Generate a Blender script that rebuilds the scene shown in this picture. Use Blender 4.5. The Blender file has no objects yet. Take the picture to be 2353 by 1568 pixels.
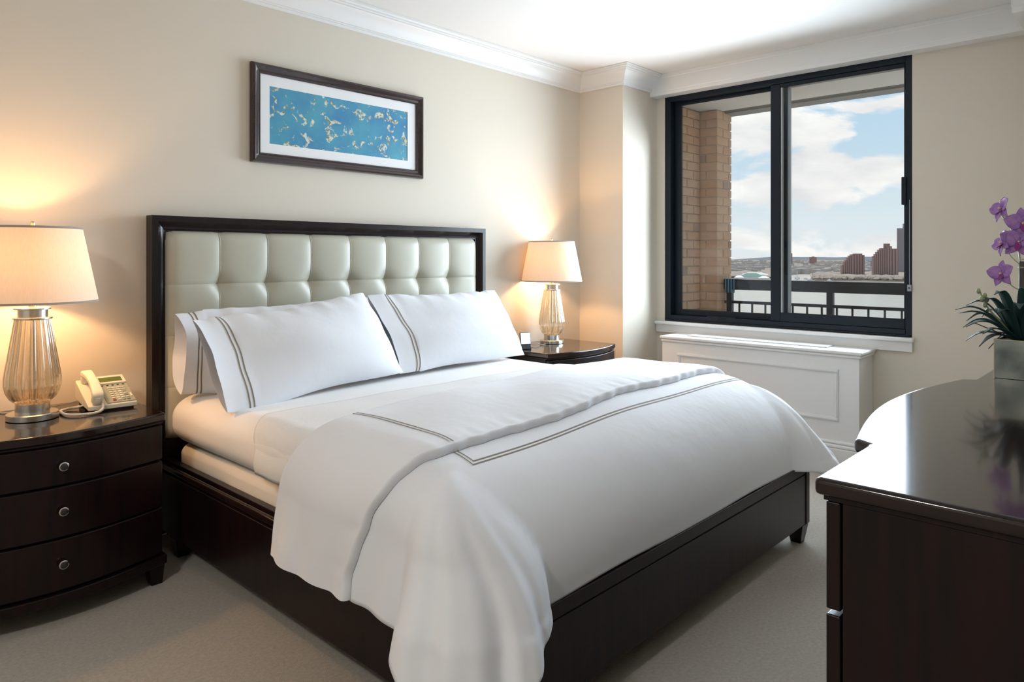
import bpy, bmesh, math, random
from mathutils import Vector, Matrix
random.seed(7)
PI = math.pi
scene = bpy.context.scene
C = scene.collection

# ------------------------------------------------------------------ camera
cam_d = bpy.data.cameras.new('camera')
cam = bpy.data.objects.new('camera', cam_d)
C.objects.link(cam)
cam.location = (0.0, 0.0, 1.25)
cam.rotation_euler = (PI / 2, 0, math.radians(43.114 - 90.0))
cam_d.sensor_width = 36.0
cam_d.lens = 36.0 * 1628.9 / 2353.0
cam_d.shift_x = 0.0
cam_d.shift_y = -(784.0 - 592.1) / 2353.0
cam_d.clip_start = 0.02
cam_d.clip_end = 40000
scene.camera = cam

# ------------------------------------------------------------------ view
vs = scene.view_settings
vs.view_transform = 'Standard'
vs.look = 'None'
vs.gamma = 1.0
vs.use_curve_mapping = False
vs.exposure = 0.06

# ------------------------------------------------------------------ sky
SKY = 0.92
world = bpy.data.worlds.new('sky')
scene.world = world
world.use_nodes = True
wn = world.node_tree.nodes
wl = world.node_tree.links
wn.clear()
def WN(t, **k):
    n = wn.new(t)
    for a, b in k.items():
        setattr(n, a, b)
    return n
w_tc = WN('ShaderNodeTexCoord')
w_sep = WN('ShaderNodeSeparateXYZ')
wl.new(w_tc.outputs['Generated'], w_sep.inputs[0])
w_ramp = WN('ShaderNodeValToRGB')
wl.new(w_sep.outputs['Z'], w_ramp.inputs[0])
els = w_ramp.color_ramp.elements
els[0].position = 0.0
els[0].color = (0.86, 0.90, 0.93, 1)
els[1].position = 0.85
els[1].color = (0.20, 0.40, 0.75, 1)
for p, col in ((0.05, (0.80, 0.89, 0.94, 1)), (0.14, (0.60, 0.78, 0.92, 1)), (0.30, (0.42, 0.64, 0.90, 1))):
    e = els.new(p)
    e.color = col
w_map = WN('ShaderNodeMapping')
wl.new(w_tc.outputs['Generated'], w_map.inputs['Vector'])
w_map.inputs['Scale'].default_value = (1.0, 1.0, 2.7)
w_map.inputs['Location'].default_value = (2.2, 1.3, 0.7)
w_noise = WN('ShaderNodeTexNoise')
w_noise.inputs['Scale'].default_value = 6.2
w_noise.inputs['Detail'].default_value = 7.0
w_noise.inputs['Roughness'].default_value = 0.52
w_noise.inputs['Distortion'].default_value = 0.25
wl.new(w_map.outputs[0], w_noise.inputs['Vector'])
w_cr = WN('ShaderNodeValToRGB')
w_cr.color_ramp.elements[0].position = 0.512
w_cr.color_ramp.elements[0].color = (0, 0, 0, 1)
w_cr.color_ramp.elements[1].position = 0.57
w_cr.color_ramp.elements[1].color = (1, 1, 1, 1)
wl.new(w_noise.outputs['Fac'], w_cr.inputs[0])
w_n2 = WN('ShaderNodeTexNoise')
w_n2.inputs['Scale'].default_value = 11.0
w_n2.inputs['Detail'].default_value = 4.0
wl.new(w_map.outputs[0], w_n2.inputs['Vector'])
w_cc = WN('ShaderNodeValToRGB')
w_cc.color_ramp.elements[0].position = 0.3
w_cc.color_ramp.elements[0].color = (0.86, 0.84, 0.86, 1)
w_cc.color_ramp.elements[1].position = 0.6
w_cc.color_ramp.elements[1].color = (1.08, 1.06, 1.03, 1)
wl.new(w_n2.outputs['Fac'], w_cc.inputs[0])
w_mix = WN('ShaderNodeMixRGB')
wl.new(w_cr.outputs[0], w_mix.inputs[0])
wl.new(w_ramp.outputs[0], w_mix.inputs[1])
wl.new(w_cc.outputs[0], w_mix.inputs[2])
w_bg = WN('ShaderNodeBackground')
w_bg.inputs['Strength'].default_value = SKY
wl.new(w_mix.outputs[0], w_bg.inputs['Color'])
w_out = WN('ShaderNodeOutputWorld')
wl.new(w_bg.outputs[0], w_out.inputs['Surface'])

# ------------------------------------------------------------------ sun over the river and daylight through the window
def light(name, typ, loc, energy, color, rot=None, parent=None, **k):
    d = bpy.data.lights.new(name, typ)
    d.energy = energy
    d.color = color
    for a, b in k.items():
        setattr(d, a, b)
    o = bpy.data.objects.new(name, d)
    C.objects.link(o)
    o.location = loc
    if rot is not None:
        o.rotation_euler = rot
    if parent:
        o.parent = parent
    return o
sun_dir = Vector((-0.22, -0.25, -0.95))
light('sun', 'SUN', (20, 60, 60), 3.6, (1.0, 0.94, 0.85), rot=sun_dir.to_track_quat('-Z', 'Y').to_euler(), angle=0.02)
DAY = 75.0
light('daylight', 'AREA', (4.762, 2.02, 1.46), DAY, (0.75, 0.88, 1.0), rot=(0, math.radians(90), 0), shape='RECTANGLE', size=1.36, size_y=1.62, spread=math.radians(138))

# ------------------------------------------------------------------ helpers
def tag(o, label=None, cat=None, group=None, kind=None):
    if label: o['label'] = label
    if cat: o['category'] = cat
    if group: o['group'] = group
    if kind: o['kind'] = kind
    return o

def thing(name, label, cat, loc=(0, 0, 0), rotz=0.0, group=None):
    o = bpy.data.objects.new(name, None)
    o.empty_display_size = 0.1
    C.objects.link(o)
    o.location = loc
    o.rotation_euler = (0, 0, rotz)
    return tag(o, label, cat, group)

class MB:
    def __init__(self):
        self.v = []
        self.f = []
    def add(self, vs_, fs_):
        b = len(self.v)
        self.v += [tuple(p) for p in vs_]
        self.f += [tuple(i + b for i in q) for q in fs_]
        return self
    def box(self, x0, x1, y0, y1, z0, z1):
        return self.add([(x0, y0, z0), (x1, y0, z0), (x1, y1, z0), (x0, y1, z0), (x0, y0, z1), (x1, y0, z1), (x1, y1, z1), (x0, y1, z1)],
                        [(0, 3, 2, 1), (4, 5, 6, 7), (0, 1, 5, 4), (1, 2, 6, 5), (2, 3, 7, 6), (3, 0, 4, 7)])
    def taper(self, c0, s0, z0, c1, s1, z1):
        (ax, ay), (bx, by) = c0, c1
        p = [(ax - s0[0], ay - s0[1], z0), (ax + s0[0], ay - s0[1], z0), (ax + s0[0], ay + s0[1], z0), (ax - s0[0], ay + s0[1], z0),
             (bx - s1[0], by - s1[1], z1), (bx + s1[0], by - s1[1], z1), (bx + s1[0], by + s1[1], z1), (bx - s1[0], by + s1[1], z1)]
        return self.add(p, [(0, 3, 2, 1), (4, 5, 6, 7), (0, 1, 5, 4), (1, 2, 6, 5), (2, 3, 7, 6), (3, 0, 4, 7)])
    def prism(self, poly, z0, z1):
        n = len(poly)
        vs_ = [(x, y, z0) for x, y in poly] + [(x, y, z1) for x, y in poly]
        fs_ = [tuple(range(n - 1, -1, -1)), tuple(range(n, 2 * n))]
        fs_ += [(i, (i + 1) % n, n + (i + 1) % n, n + i) for i in range(n)]
        return self.add(vs_, fs_)
    def lathe(self, prof, c=(0, 0, 0), n=32, rib=0, amp=0.0, cap=True, closed=False):
        vs_ = []
        for r, z in prof:
            for i in range(n):
                a = 2 * PI * i / n
                rr = r * (1 + amp * math.cos(rib * a)) if rib else r
                vs_.append((c[0] + rr * math.cos(a), c[1] + rr * math.sin(a), c[2] + z))
        m = len(prof)
        fs_ = []
        for k in range(m if closed else m - 1):
            k2 = (k + 1) % m
            for i in range(n):
                j = (i + 1) % n
                fs_.append((k * n + i, k * n + j, k2 * n + j, k2 * n + i))
        if cap and not closed:
            fs_.append(tuple(range(n - 1, -1, -1)))
            fs_.append(tuple((m - 1) * n + i for i in range(n)))
        return self.add(vs_, fs_)
    def tube(self, pts, r, n=8, cap=True):
        pts = [Vector(p) for p in pts]
        m = len(pts)
        rs = r if isinstance(r, (list, tuple)) else [r] * m
        vs_ = []
        prev = None
        for k in range(m):
            t = (pts[min(k + 1, m - 1)] - pts[max(k - 1, 0)]).normalized()
            if prev is None:
                ref = Vector((0, 0, 1)) if abs(t.z) < 0.9 else Vector((1, 0, 0))
                nrm = t.cross(ref).normalized()
            else:
                nrm = (prev - t * prev.dot(t))
                nrm = nrm.normalized() if nrm.length > 1e-6 else t.orthogonal().normalized()
            prev = nrm
            bi = t.cross(nrm)
            for i in range(n):
                a = 2 * PI * i / n
                vs_.append(pts[k] + (nrm * math.cos(a) + bi * math.sin(a)) * rs[k])
        fs_ = []
        for k in range(m - 1):
            for i in range(n):
                j = (i + 1) % n
                fs_.append((k * n + i, k * n + j, (k + 1) * n + j, (k + 1) * n + i))
        if cap:
            fs_.append(tuple(range(n - 1, -1, -1)))
            fs_.append(tuple((m - 1) * n + i for i in range(n)))
        return self.add(vs_, fs_)
    def grid(self, fn, nu, nv, close_u=False):
        vs_ = [fn(i / (nu if close_u else nu - 1), j / (nv - 1)) for j in range(nv) for i in range(nu)]
        fs_ = []
        for j in range(nv - 1):
            for i in range(nu if close_u else nu - 1):
                i2 = (i + 1) % nu
                fs_.append((j * nu + i, j * nu + i2, (j + 1) * nu + i2, (j + 1) * nu + i))
        return self.add(vs_, fs_)
    def xform(self, m):
        self.v = [tuple(m @ Vector(p)) for p in self.v]
        return self
    def build(self, name, mat, parent=None, smooth=None, bevel=0.0, seg=2, world=True, fix=True):
        me = bpy.data.meshes.new(name)
        off = Vector(parent.matrix_basis.translation) if (parent and world) else Vector((0, 0, 0))
        if parent and world:
            p = parent.parent
            while p:
                off += Vector(p.matrix_basis.translation)
                p = p.parent
        me.from_pydata([tuple(Vector(p) - off) for p in self.v], [], self.f)
        if fix:
            bm = bmesh.new()
            bm.from_mesh(me)
            bmesh.ops.recalc_face_normals(bm, faces=bm.faces)
            bm.to_mesh(me)
            bm.free()
        me.update()
        o = bpy.data.objects.new(name, me)
        C.objects.link(o)
        o.parent = parent
        if mat:
            me.materials.append(mat)
        if smooth is not None:
            me.shade_smooth()
            if smooth < 179:
                me.set_sharp_from_angle(angle=math.radians(smooth))
        if bevel > 0:
            b = o.modifiers.new('bevel', 'BEVEL')
            b.width = bevel
            b.segments = seg
            b.limit_method = 'ANGLE'
            b.angle_limit = math.radians(40)
            me.shade_smooth()
            b.harden_normals = True
        return o

def copy_tree(o, parent=None):
    c = o.copy()
    C.objects.link(c)
    c.parent = parent
    for ch in o.children:
        copy_tree(ch, c)
    return c

def sstep(a, b, x):
    t = max(0.0, min(1.0, (x - a) / (b - a)))
    return t * t * (3 - 2 * t)

# ------------------------------------------------------------------ materials
MATS = {}
def mat(name, base, rough=0.5, metal=0.0, noise=None, bump=None, **k):
    """noise=(scale, second colour, (stretch)); bump=(scale, strength, distance)"""
    m = bpy.data.materials.new(name)
    m.use_nodes = True
    nt = m.node_tree
    p = nt.nodes['Principled BSDF']
    p.inputs['Base Color'].default_value = (*base, 1)
    p.inputs['Roughness'].default_value = rough
    p.inputs['Metallic'].default_value = metal
    for a, b in k.items():
        p.inputs[a.replace('_', ' ')].default_value = b
    tc = nt.nodes.new('ShaderNodeTexCoord')
    if noise:
        mp = nt.nodes.new('ShaderNodeMapping')
        mp.inputs['Scale'].default_value = noise[2] if len(noise) > 2 else (1, 1, 1)
        nt.links.new(tc.outputs['Object'], mp.inputs[0])
        nz = nt.nodes.new('ShaderNodeTexNoise')
        nz.inputs['Scale'].default_value = noise[0]
        nz.inputs['Detail'].default_value = 5
        nt.links.new(mp.outputs[0], nz.inputs['Vector'])
        rp = nt.nodes.new('ShaderNodeValToRGB')
        rp.color_ramp.elements[0].position = 0.3
        rp.color_ramp.elements[1].position = 0.7
        rp.color_ramp.elements[0].color = (*base, 1)
        rp.color_ramp.elements[1].color = (*noise[1], 1)
        nt.links.new(nz.outputs['Fac'], rp.inputs[0])
        nt.links.new(rp.outputs[0], p.inputs['Base Color'])
    if bump:
        mp = nt.nodes.new('ShaderNodeMapping')
        mp.inputs['Scale'].default_value = bump[3] if len(bump) > 3 else (1, 1, 1)
        nt.links.new(tc.outputs['Object'], mp.inputs[0])
        nz = nt.nodes.new('ShaderNodeTexNoise')
        nz.inputs['Scale'].default_value = bump[0]
        nz.inputs['Detail'].default_value = 3
        nt.links.new(mp.outputs[0], nz.inputs['Vector'])
        bp = nt.nodes.new('ShaderNodeBump')
        bp.inputs['Strength'].default_value = bump[1]
        bp.inputs['Distance'].default_value = bump[2]
        nt.links.new(nz.outputs['Fac'], bp.inputs['Height'])
        nt.links.new(bp.outputs[0], p.inputs['Normal'])
    MATS[name] = m
    return m

wall_paint = mat('wall_paint', (0.69, 0.63, 0.535), 0.85, noise=(1.5, (0.705, 0.645, 0.55)), bump=(240, 0.05, 0.001))
white_paint = mat('white_paint', (0.80, 0.80, 0.79), 0.38)
ceiling_paint = mat('ceiling_paint', (0.80, 0.785, 0.76), 0.9)
carpet = mat('carpet', (0.37, 0.325, 0.265), 0.95, noise=(90, (0.49, 0.44, 0.37)), bump=(420, 0.9, 0.006), Sheen_Weight=0.3)
wood = mat('espresso_wood', (0.0055, 0.0035, 0.004), 0.30, noise=(5, (0.016, 0.006, 0.006), (9, 9, 0.7)), Coat_Weight=0.08, Coat_Roughness=0.12, Specular_IOR_Level=0.25)
wood_top = mat('polished_espresso_wood', (0.010, 0.0055, 0.0055), 0.12, noise=(5, (0.020, 0.009, 0.008), (0.8, 9, 9)), Coat_Weight=0.25, Coat_Roughness=0.05, Specular_IOR_Level=0.4)
leather = mat('ivory_leather', (0.47, 0.46, 0.37), 0.38, noise=(3, (0.49, 0.475, 0.385)), bump=(300, 0.08, 0.001))
leather_dark = mat('ivory_leather_piping', (0.46, 0.445, 0.355), 0.4)
linen = mat('white_linen', (0.79, 0.808, 0.85), 0.85, bump=(7, 0.22, 0.02), Sheen_Weight=0.15)
linen_plain = mat('white_sheet', (0.82, 0.815, 0.81), 0.9, bump=(14, 0.10, 0.015), Sheen_Weight=0.15)
weave = mat('white_weave', (0.81, 0.81, 0.81), 0.9, bump=(60, 0.35, 0.004, (1.0, 6.0, 6.0)))
ticking = mat('cream_ticking', (0.78, 0.73, 0.66), 0.9)
thread = mat('taupe_thread', (0.23, 0.19, 0.14), 0.75)
nickel = mat('brushed_nickel', (0.62, 0.60, 0.56), 0.24, 1.0, bump=(60, 0.05, 0.001, (1, 1, 12)))
chrome = mat('dark_chrome', (0.03, 0.03, 0.035), 0.15, 0.0)
frame_metal = mat('navy_aluminium', (0.004, 0.010, 0.018), 0.45, Specular_IOR_Level=0.3)
strip_metal = mat('grey_aluminium', (0.36, 0.38, 0.40), 0.4, 0.3)
gasket = mat('black_gasket', (0.01, 0.012, 0.014), 0.6)
mat_board = mat('mat_board', (0.83, 0.83, 0.83), 0.8)
pic_wood = mat('mahogany_frame', (0.022, 0.012, 0.013), 0.25, noise=(6, (0.045, 0.020, 0.020), (1, 9, 9)), Coat_Weight=0.4)
phone_plastic = mat('ivory_plastic', (0.74, 0.69, 0.56), 0.42)
phone_grey = mat('sage_plastic', (0.33, 0.35, 0.29), 0.45)
phone_key = mat('cream_key', (0.72, 0.68, 0.55), 0.45)
phone_dark = mat('charcoal_plastic', (0.03, 0.03, 0.03), 0.5)
red_key = mat('red_key', (0.42, 0.07, 0.05), 0.45)
lcd = mat('green_display', (0.10, 0.14, 0.03), 0.2)
cord_white = mat('cream_cord', (0.72, 0.70, 0.66), 0.5)
cord_clear = mat('pale_cord', (0.45, 0.42, 0.36), 0.4)
brick_m = [mat('brick_tan', (0.66, 0.43, 0.28), 0.9, noise=(30, (0.70, 0.48, 0.33))),
           mat('brick_red', (0.62, 0.38, 0.245), 0.9, noise=(30, (0.66, 0.43, 0.28))),
           mat('brick_brown', (0.46, 0.33, 0.25), 0.9, noise=(30, (0.51, 0.36, 0.27)))]
mortar = mat('mortar', (0.72, 0.57, 0.44), 0.95)
concrete = mat('concrete', (0.70, 0.66, 0.60), 0.9, noise=(3, (0.74, 0.70, 0.64)))
rail_paint = mat('charcoal_paint', (0.012, 0.014, 0.018), 0.45)
blue_strap = mat('blue_strap', (0.10, 0.25, 0.42), 0.6)
petal_m = mat('violet_petal', (0.28, 0.12, 0.42), 0.55, noise=(60, (0.42, 0.23, 0.54)), Subsurface_Weight=0.0)
petal_dark = mat('magenta_lip', (0.25, 0.02, 0.20), 0.5)
pollen = mat('cream_column', (0.75, 0.55, 0.35), 0.5)
leaf_m = mat('dark_green_leaf', (0.012, 0.042, 0.042), 0.38, noise=(12, (0.022, 0.065, 0.055)))
bud_m = mat('pale_green_bud', (0.33, 0.38, 0.20), 0.5)
stalk_m = mat('brown_stake', (0.09, 0.075, 0.075), 0.7)
mirror = mat('antiqued_mirror', (0.13, 0.16, 0.17), 0.10, 1.0, noise=(14, (0.34, 0.39, 0.39)))
gold = mat('brass_edge', (0.55, 0.50, 0.38), 0.3, 1.0)
soil_m = mat('moss', (0.03, 0.035, 0.02), 0.95)

def glass_mat():
    m = bpy.data.materials.new('window_glass')
    m.use_nodes = True
    nt = m.node_tree
    nt.nodes.clear()
    tr = nt.nodes.new('ShaderNodeBsdfTransparent')
    tr.inputs[0].default_value = (0.97, 0.985, 0.985, 1)
    gl = nt.nodes.new('ShaderNodeBsdfGlossy')
    gl.inputs['Roughness'].default_value = 0.0
    fr = nt.nodes.new('ShaderNodeFresnel')
    fr.inputs[0].default_value = 1.25
    mx = nt.nodes.new('ShaderNodeMixShader')
    out = nt.nodes.new('ShaderNodeOutputMaterial')
    nt.links.new(fr.outputs[0], mx.inputs[0])
    nt.links.new(tr.outputs[0], mx.inputs[1])
    nt.links.new(gl.outputs[0], mx.inputs[2])
    nt.links.new(mx.outputs[0], out.inputs[0])
    return m
window_glass = glass_mat()

def amber_glass_mat():
    m = bpy.data.materials.new('amber_glass')
    m.use_nodes = True
    nt = m.node_tree
    nt.nodes.clear()
    g = nt.nodes.new('ShaderNodeBsdfGlass')
    g.inputs['Color'].default_value = (0.985, 0.945, 0.87, 1)
    g.inputs['IOR'].default_value = 1.38
    g.inputs['Roughness'].default_value = 0.02
    tr = nt.nodes.new('ShaderNodeBsdfTransparent')
    tr.inputs[0].default_value = (0.985, 0.945, 0.87, 1)
    gl = nt.nodes.new('ShaderNodeBsdfGlossy')
    gl.inputs['Color'].default_value = (1, 0.96, 0.9, 1)
    gl.inputs['Roughness'].default_value = 0.06
    mx = nt.nodes.new('ShaderNodeMixShader')
    mx.inputs[0].default_value = 0.22
    mx2 = nt.nodes.new('ShaderNodeMixShader')
    mx2.inputs[0].default_value = 0.22
    out = nt.nodes.new('ShaderNodeOutputMaterial')
    nt.links.new(g.outputs[0], mx.inputs[1])
    nt.links.new(tr.outputs[0], mx.inputs[2])
    nt.links.new(mx.outputs[0], mx2.inputs[1])
    nt.links.new(gl.outputs[0], mx2.inputs[2])
    nt.links.new(mx2.outputs[0], out.inputs[0])
    return m
amber_glass = amber_glass_mat()

def shade_mat():
    m = bpy.data.materials.new('shade_linen')
    m.use_nodes = True
    nt = m.node_tree
    nt.nodes.clear()
    tc = nt.nodes.new('ShaderNodeTexCoord')
    mp = nt.nodes.new('ShaderNodeMapping')
    mp.inputs['Scale'].default_value = (60, 60, 4)
    nt.links.new(tc.outputs['Object'], mp.inputs[0])
    nz = nt.nodes.new('ShaderNodeTexNoise')
    nz.inputs['Scale'].default_value = 3
    nt.links.new(mp.outputs[0], nz.inputs['Vector'])
    rp = nt.nodes.new('ShaderNodeValToRGB')
    rp.color_ramp.elements[0].color = (0.70, 0.62, 0.52, 1)
    rp.color_ramp.elements[1].color = (0.80, 0.73, 0.64, 1)
    nt.links.new(nz.outputs['Fac'], rp.inputs[0])
    d = nt.nodes.new('ShaderNodeBsdfDiffuse')
    t = nt.nodes.new('ShaderNodeBsdfTranslucent')
    nt.links.new(rp.outputs[0], d.inputs[0])
    t.inputs[0].default_value = (0.80, 0.60, 0.38, 1)
    mx = nt.nodes.new('ShaderNodeMixShader')
    mx.inputs[0].default_value = 0.075
    out = nt.nodes.new('ShaderNodeOutputMaterial')
    nt.links.new(d.outputs[0], mx.inputs[1])
    nt.links.new(t.outputs[0], mx.inputs[2])
    nt.links.new(mx.outputs[0], out.inputs[0])
    return m
shade_linen = shade_mat()

def emit_mat(name, col, s):
    m = bpy.data.materials.new(name)
    m.use_nodes = True
    p = m.node_tree.nodes['Principled BSDF']
    p.inputs['Base Color'].default_value = (*col, 1)
    p.inputs['Emission Color'].default_value = (*col, 1)
    p.inputs['Emission Strength'].default_value = s
    p.inputs['Roughness'].default_value = 0.2
    return m

def print_mat():
    """blue mottled print with loose cream and olive flecks"""
    m = bpy.data.materials.new('blue_print')
    m.use_nodes = True
    nt = m.node_tree
    p = nt.nodes['Principled BSDF']
    p.inputs['Roughness'].default_value = 0.35
    tc = nt.nodes.new('ShaderNodeTexCoord')
    n1 = nt.nodes.new('ShaderNodeTexNoise')
    n1.inputs['Scale'].default_value = 5
    n1.inputs['Detail'].default_value = 6
    nt.links.new(tc.outputs['Object'], n1.inputs['Vector'])
    r1 = nt.nodes.new('ShaderNodeValToRGB')
    r1.color_ramp.elements[0].position = 0.3
    r1.color_ramp.elements[0].color = (0.045, 0.21, 0.43, 1)
    r1.color_ramp.elements[1].position = 0.7
    r1.color_ramp.elements[1].color = (0.09, 0.37, 0.46, 1)
    nt.links.new(n1.outputs['Fac'], r1.inputs[0])
    n2 = nt.nodes.new('ShaderNodeTexNoise')
    n2.inputs['Scale'].default_value = 17
    n2.inputs['Detail'].default_value = 5
    n2.inputs['Distortion'].default_value = 1.2
    nt.links.new(tc.outputs['Object'], n2.inputs['Vector'])
    r2 = nt.nodes.new('ShaderNodeValToRGB')
    r2.color_ramp.elements[0].position = 0.565
    r2.color_ramp.elements[0].color = (0, 0, 0, 1)
    r2.color_ramp.elements[1].position = 0.61
    r2.color_ramp.elements[1].color = (1, 1, 1, 1)
    nt.links.new(n2.outputs['Fac'], r2.inputs[0])
    n3 = nt.nodes.new('ShaderNodeTexNoise')
    n3.inputs['Scale'].default_value = 70
    nt.links.new(tc.outputs['Object'], n3.inputs['Vector'])
    r3 = nt.nodes.new('ShaderNodeValToRGB')
    r3.color_ramp.elements[0].position = 0.38
    r3.color_ramp.elements[0].color = (0.20, 0.22, 0.12, 1)
    r3.color_ramp.elements[1].position = 0.55
    r3.color_ramp.elements[1].color = (0.66, 0.68, 0.58, 1)
    nt.links.new(n3.outputs['Fac'], r3.inputs[0])
    mx = nt.nodes.new('ShaderNodeMixRGB')
    nt.links.new(r2.outputs[0], mx.inputs[0])
    nt.links.new(r1.outputs[0], mx.inputs[1])
    nt.links.new(r3.outputs[0], mx.inputs[2])
    nt.links.new(mx.outputs[0], p.inputs['Base Color'])
    return m
blue_print = print_mat()

# ================================================================== THE ROOM
ZC = 2.635          # ceiling
YB = 3.34           # wall behind the bed
XW = 4.79           # window wall
XP, YP = 4.327, 2.943   # pillar beside the window
YF = -0.13          # wall behind the dresser

def structure(o, label):
    return tag(o, label, 'room', kind='structure')

structure(MB().box(-2.3, 5.0, -2.4, 3.5, -0.12, 0.0).build('floor', carpet), 'beige cut pile carpet over the whole floor')
structure(MB().box(-2.3, 5.0, -2.4, 3.5, ZC, ZC + 0.12).build('ceiling', ceiling_paint), 'plain white painted ceiling')
structure(MB().box(-2.3, XW + 0.2, YB, YB + 0.16, 0, ZC).build('wall_back', wall_paint), 'cream painted wall behind the bed headboard')
structure(MB().box(XP, XW + 0.2, YP, YB, 0, ZC).build('wall_pillar', wall_paint), 'cream boxed out pillar in the corner beside the window')
structure(MB().box(4.42, XW + 0.2, YF, 0.5, 0, ZC).build('wall_right', wall_paint), 'cream boxed corner to the right of the window')
structure(MB().box(0.92, 4.42, YF - 0.15, YF, 0, ZC).build('wall_front', wall_paint), 'cream wall behind the dresser')
structure(MB().box(0.92, 1.07, -2.4, YF - 0.15, 0, ZC).build('wall_hall', wall_paint), 'cream wall of the entry passage')
structure(MB().box(-2.3, 0.92, -2.4, -2.25, 0, ZC).build('wall_rear', wall_paint), 'cream wall far behind the camera')
structure(MB().box(-2.45, -2.3, -2.4, 3.5, 0, ZC).build('wall_left', wall_paint), 'cream wall at the left end of the room')
# window wall with its opening
WY0, WY1, WZ0, WZ1 = 1.165, 2.873, 0.765, 2.482
w = MB()
w.box(XW, XW + 0.2, 0.5, WY0, 0, ZC)
w.box(XW, XW + 0.2, WY1, YP, 0, ZC)
w.box(XW, XW + 0.2, WY0, WY1, 0, WZ0)
w.box(XW, XW + 0.2, WY0, WY1, WZ1, ZC)
structure(w.build('wall_window', wall_paint), 'cream wall holding the sliding window')

# crown moulding swept round the room with mitred corners
prof = [(0.0, -0.125), (0.012, -0.125), (0.014, -0.112), (0.020, -0.110), (0.021, -0.104), (0.027, -0.102), (0.030, -0.094), (0.036, -0.080),
        (0.048, -0.062), (0.066, -0.046), (0.080, -0.038), (0.084, -0.030), (0.092, -0.027), (0.094, -0.020), (0.104, -0.017), (0.108, -0.008), (0.118, -0.006), (0.118, 0.0)]
def sweep(path, prof, zt, name, side=1):
    """path in xy, the room lies to the right of travel when side=1; profile = (projection, dz)"""
    pts = [Vector(p) for p in path]
    n = len(pts)
    offs = []
    for i in range(n):
        def nr(a, b):
            d = (b - a).normalized()
            return Vector((d.y, -d.x)) * side
        if i == 0: o = nr(pts[0], pts[1])
        elif i == n - 1: o = nr(pts[-2], pts[-1])
        else:
            a, b = nr(pts[i - 1], pts[i]), nr(pts[i], pts[i + 1])
            o = (a + b)
            o = o / (o.length_squared / 2.0)
        offs.append(o)
    m = MB()
    k = len(prof)
    vs_ = []
    for p, o in zip(pts, offs):
        for h, dz in prof:
            q = p + o * h
            vs_.append((q.x, q.y, zt + dz))
    fs_ = []
    for i in range(n - 1):
        for j in range(k - 1):
            fs_.append((i * k + j, i * k + j + 1, (i + 1) * k + j + 1, (i + 1) * k + j))
    m.add(vs_, fs_)
    return m.build(name, white_paint, smooth=35)
e = 0.0005
structure(sweep([(-2.3 + e, YB - e), (XP - e, YB - e), (XP - e, YP - e), (XW - e, YP - e)], prof, ZC - e, 'trim_1'), 'white crown moulding along the bed wall and pillar')
prof2 = [(0.0, -0.155), (0.098, -0.155), (0.101, -0.150), (0.101, -0.128), (0.104, -0.124), (0.106, -0.030), (0.110, -0.026), (0.112, 0.0)]
structure(sweep([(XW - e, YP - e), (XW - e, 0.5 + e), (4.42 - e, 0.5 + e), (4.42 - e, YF + e), (0.93, YF + e)], prof2, ZC - e, 'trim_2'), 'white moulded valance and crown over the window')
# baseboards
def base(name, path, lab):
    pr_ = [(0.0, 0.0), (0.014, 0.0), (0.014, 0.085), (0.010, 0.095), (0.004, 0.10), (0.0, 0.10)]
    pr_.reverse()
    structure(sweep(path, pr_, 0.001, name), lab)
base('baseboard_back', [(-2.29, YB - e), (XP - e, YB - e), (XP - e, YP - e), (XW - e, YP - e), (XW - e, 2.78)], 'white baseboard along the bed wall')
base('baseboard_right', [(XW - e, 1.34), (XW - e, 0.5 + e), (4.42 - e, 0.5 + e), (4.42 - e, YF + e), (2.75, YF + e)], 'white baseboard to the right of the window')

# ------------------------------------------------------------------ the window
win = tag(bpy.data.objects.new('window_1', None), 'dark framed two pane sliding window over the river', 'window', kind='structure')
C.objects.link(win)
win.location = (XW, 2.02, WZ0)
fr = MB()
X0, X1 = XW + 0.004, XW + 0.11
fr.box(X0, X1, WY0, WY0 + 0.038, WZ0, WZ1)
fr.box(X0, X1, WY1 - 0.048, WY1, WZ0, WZ1)
fr.box(X0, X1, WY0 + 0.038, WY1 - 0.048, WZ1 - 0.040, WZ1)
fr.box(X0, X1, WY0 + 0.038, WY1 - 0.048, WZ0, WZ0 + 0.046)
fr.box(X0 - 0.014, X0, WY0 + 0.01, WY1 - 0.01, WZ0 + 0.003, WZ0 + 0.014)
fr.build('window_frame', frame_metal, win, bevel=0.003)
def sash(x0, x1, y0, y1, z0, z1, sl, sr, st, sb):
    s = MB()
    s.box(x0, x1, y0, y0 + sr, z0, z1)
    s.box(x0, x1, y1 - sl, y1, z0, z1)
    s.box(x0, x1, y0 + sr, y1 - sl, z1 - st, z1)
    s.box(x0, x1, y0 + sr, y1 - sl, z0, z0 + sb)
    so = s.build('sash', frame_metal, win, bevel=0.003)
    xm = (x0 + x1) / 2
    MB().box(xm - 0.003, xm + 0.003, y0 + sr - 0.004, y1 - sl + 0.004, z0 + sb - 0.004, z1 - st + 0.004).build('pane', window_glass, so)
    g = MB()
    for (a, b, c_, d) in ((y0 + sr, y0 + sr + 0.005, z0 + sb, z1 - st), (y1 - sl - 0.005, y1 - sl, z0 + sb, z1 - st), (y0 + sr, y1 - sl, z1 - st - 0.005, z1 - st), (y0 + sr, y1 - sl, z0 + sb, z0 + sb + 0.005)):
        g.box(x0 + 0.004, x0 + 0.012, a, b, c_, d)
    g.build('gasket', gasket, so)
    return so
zb, zt = WZ0 + 0.046, WZ1 - 0.040
sash(XW + 0.066, XW + 0.100, 1.955, WY1 - 0.048, zb, zt, 0.050, 0.050, 0.022, 0.040)
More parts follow.
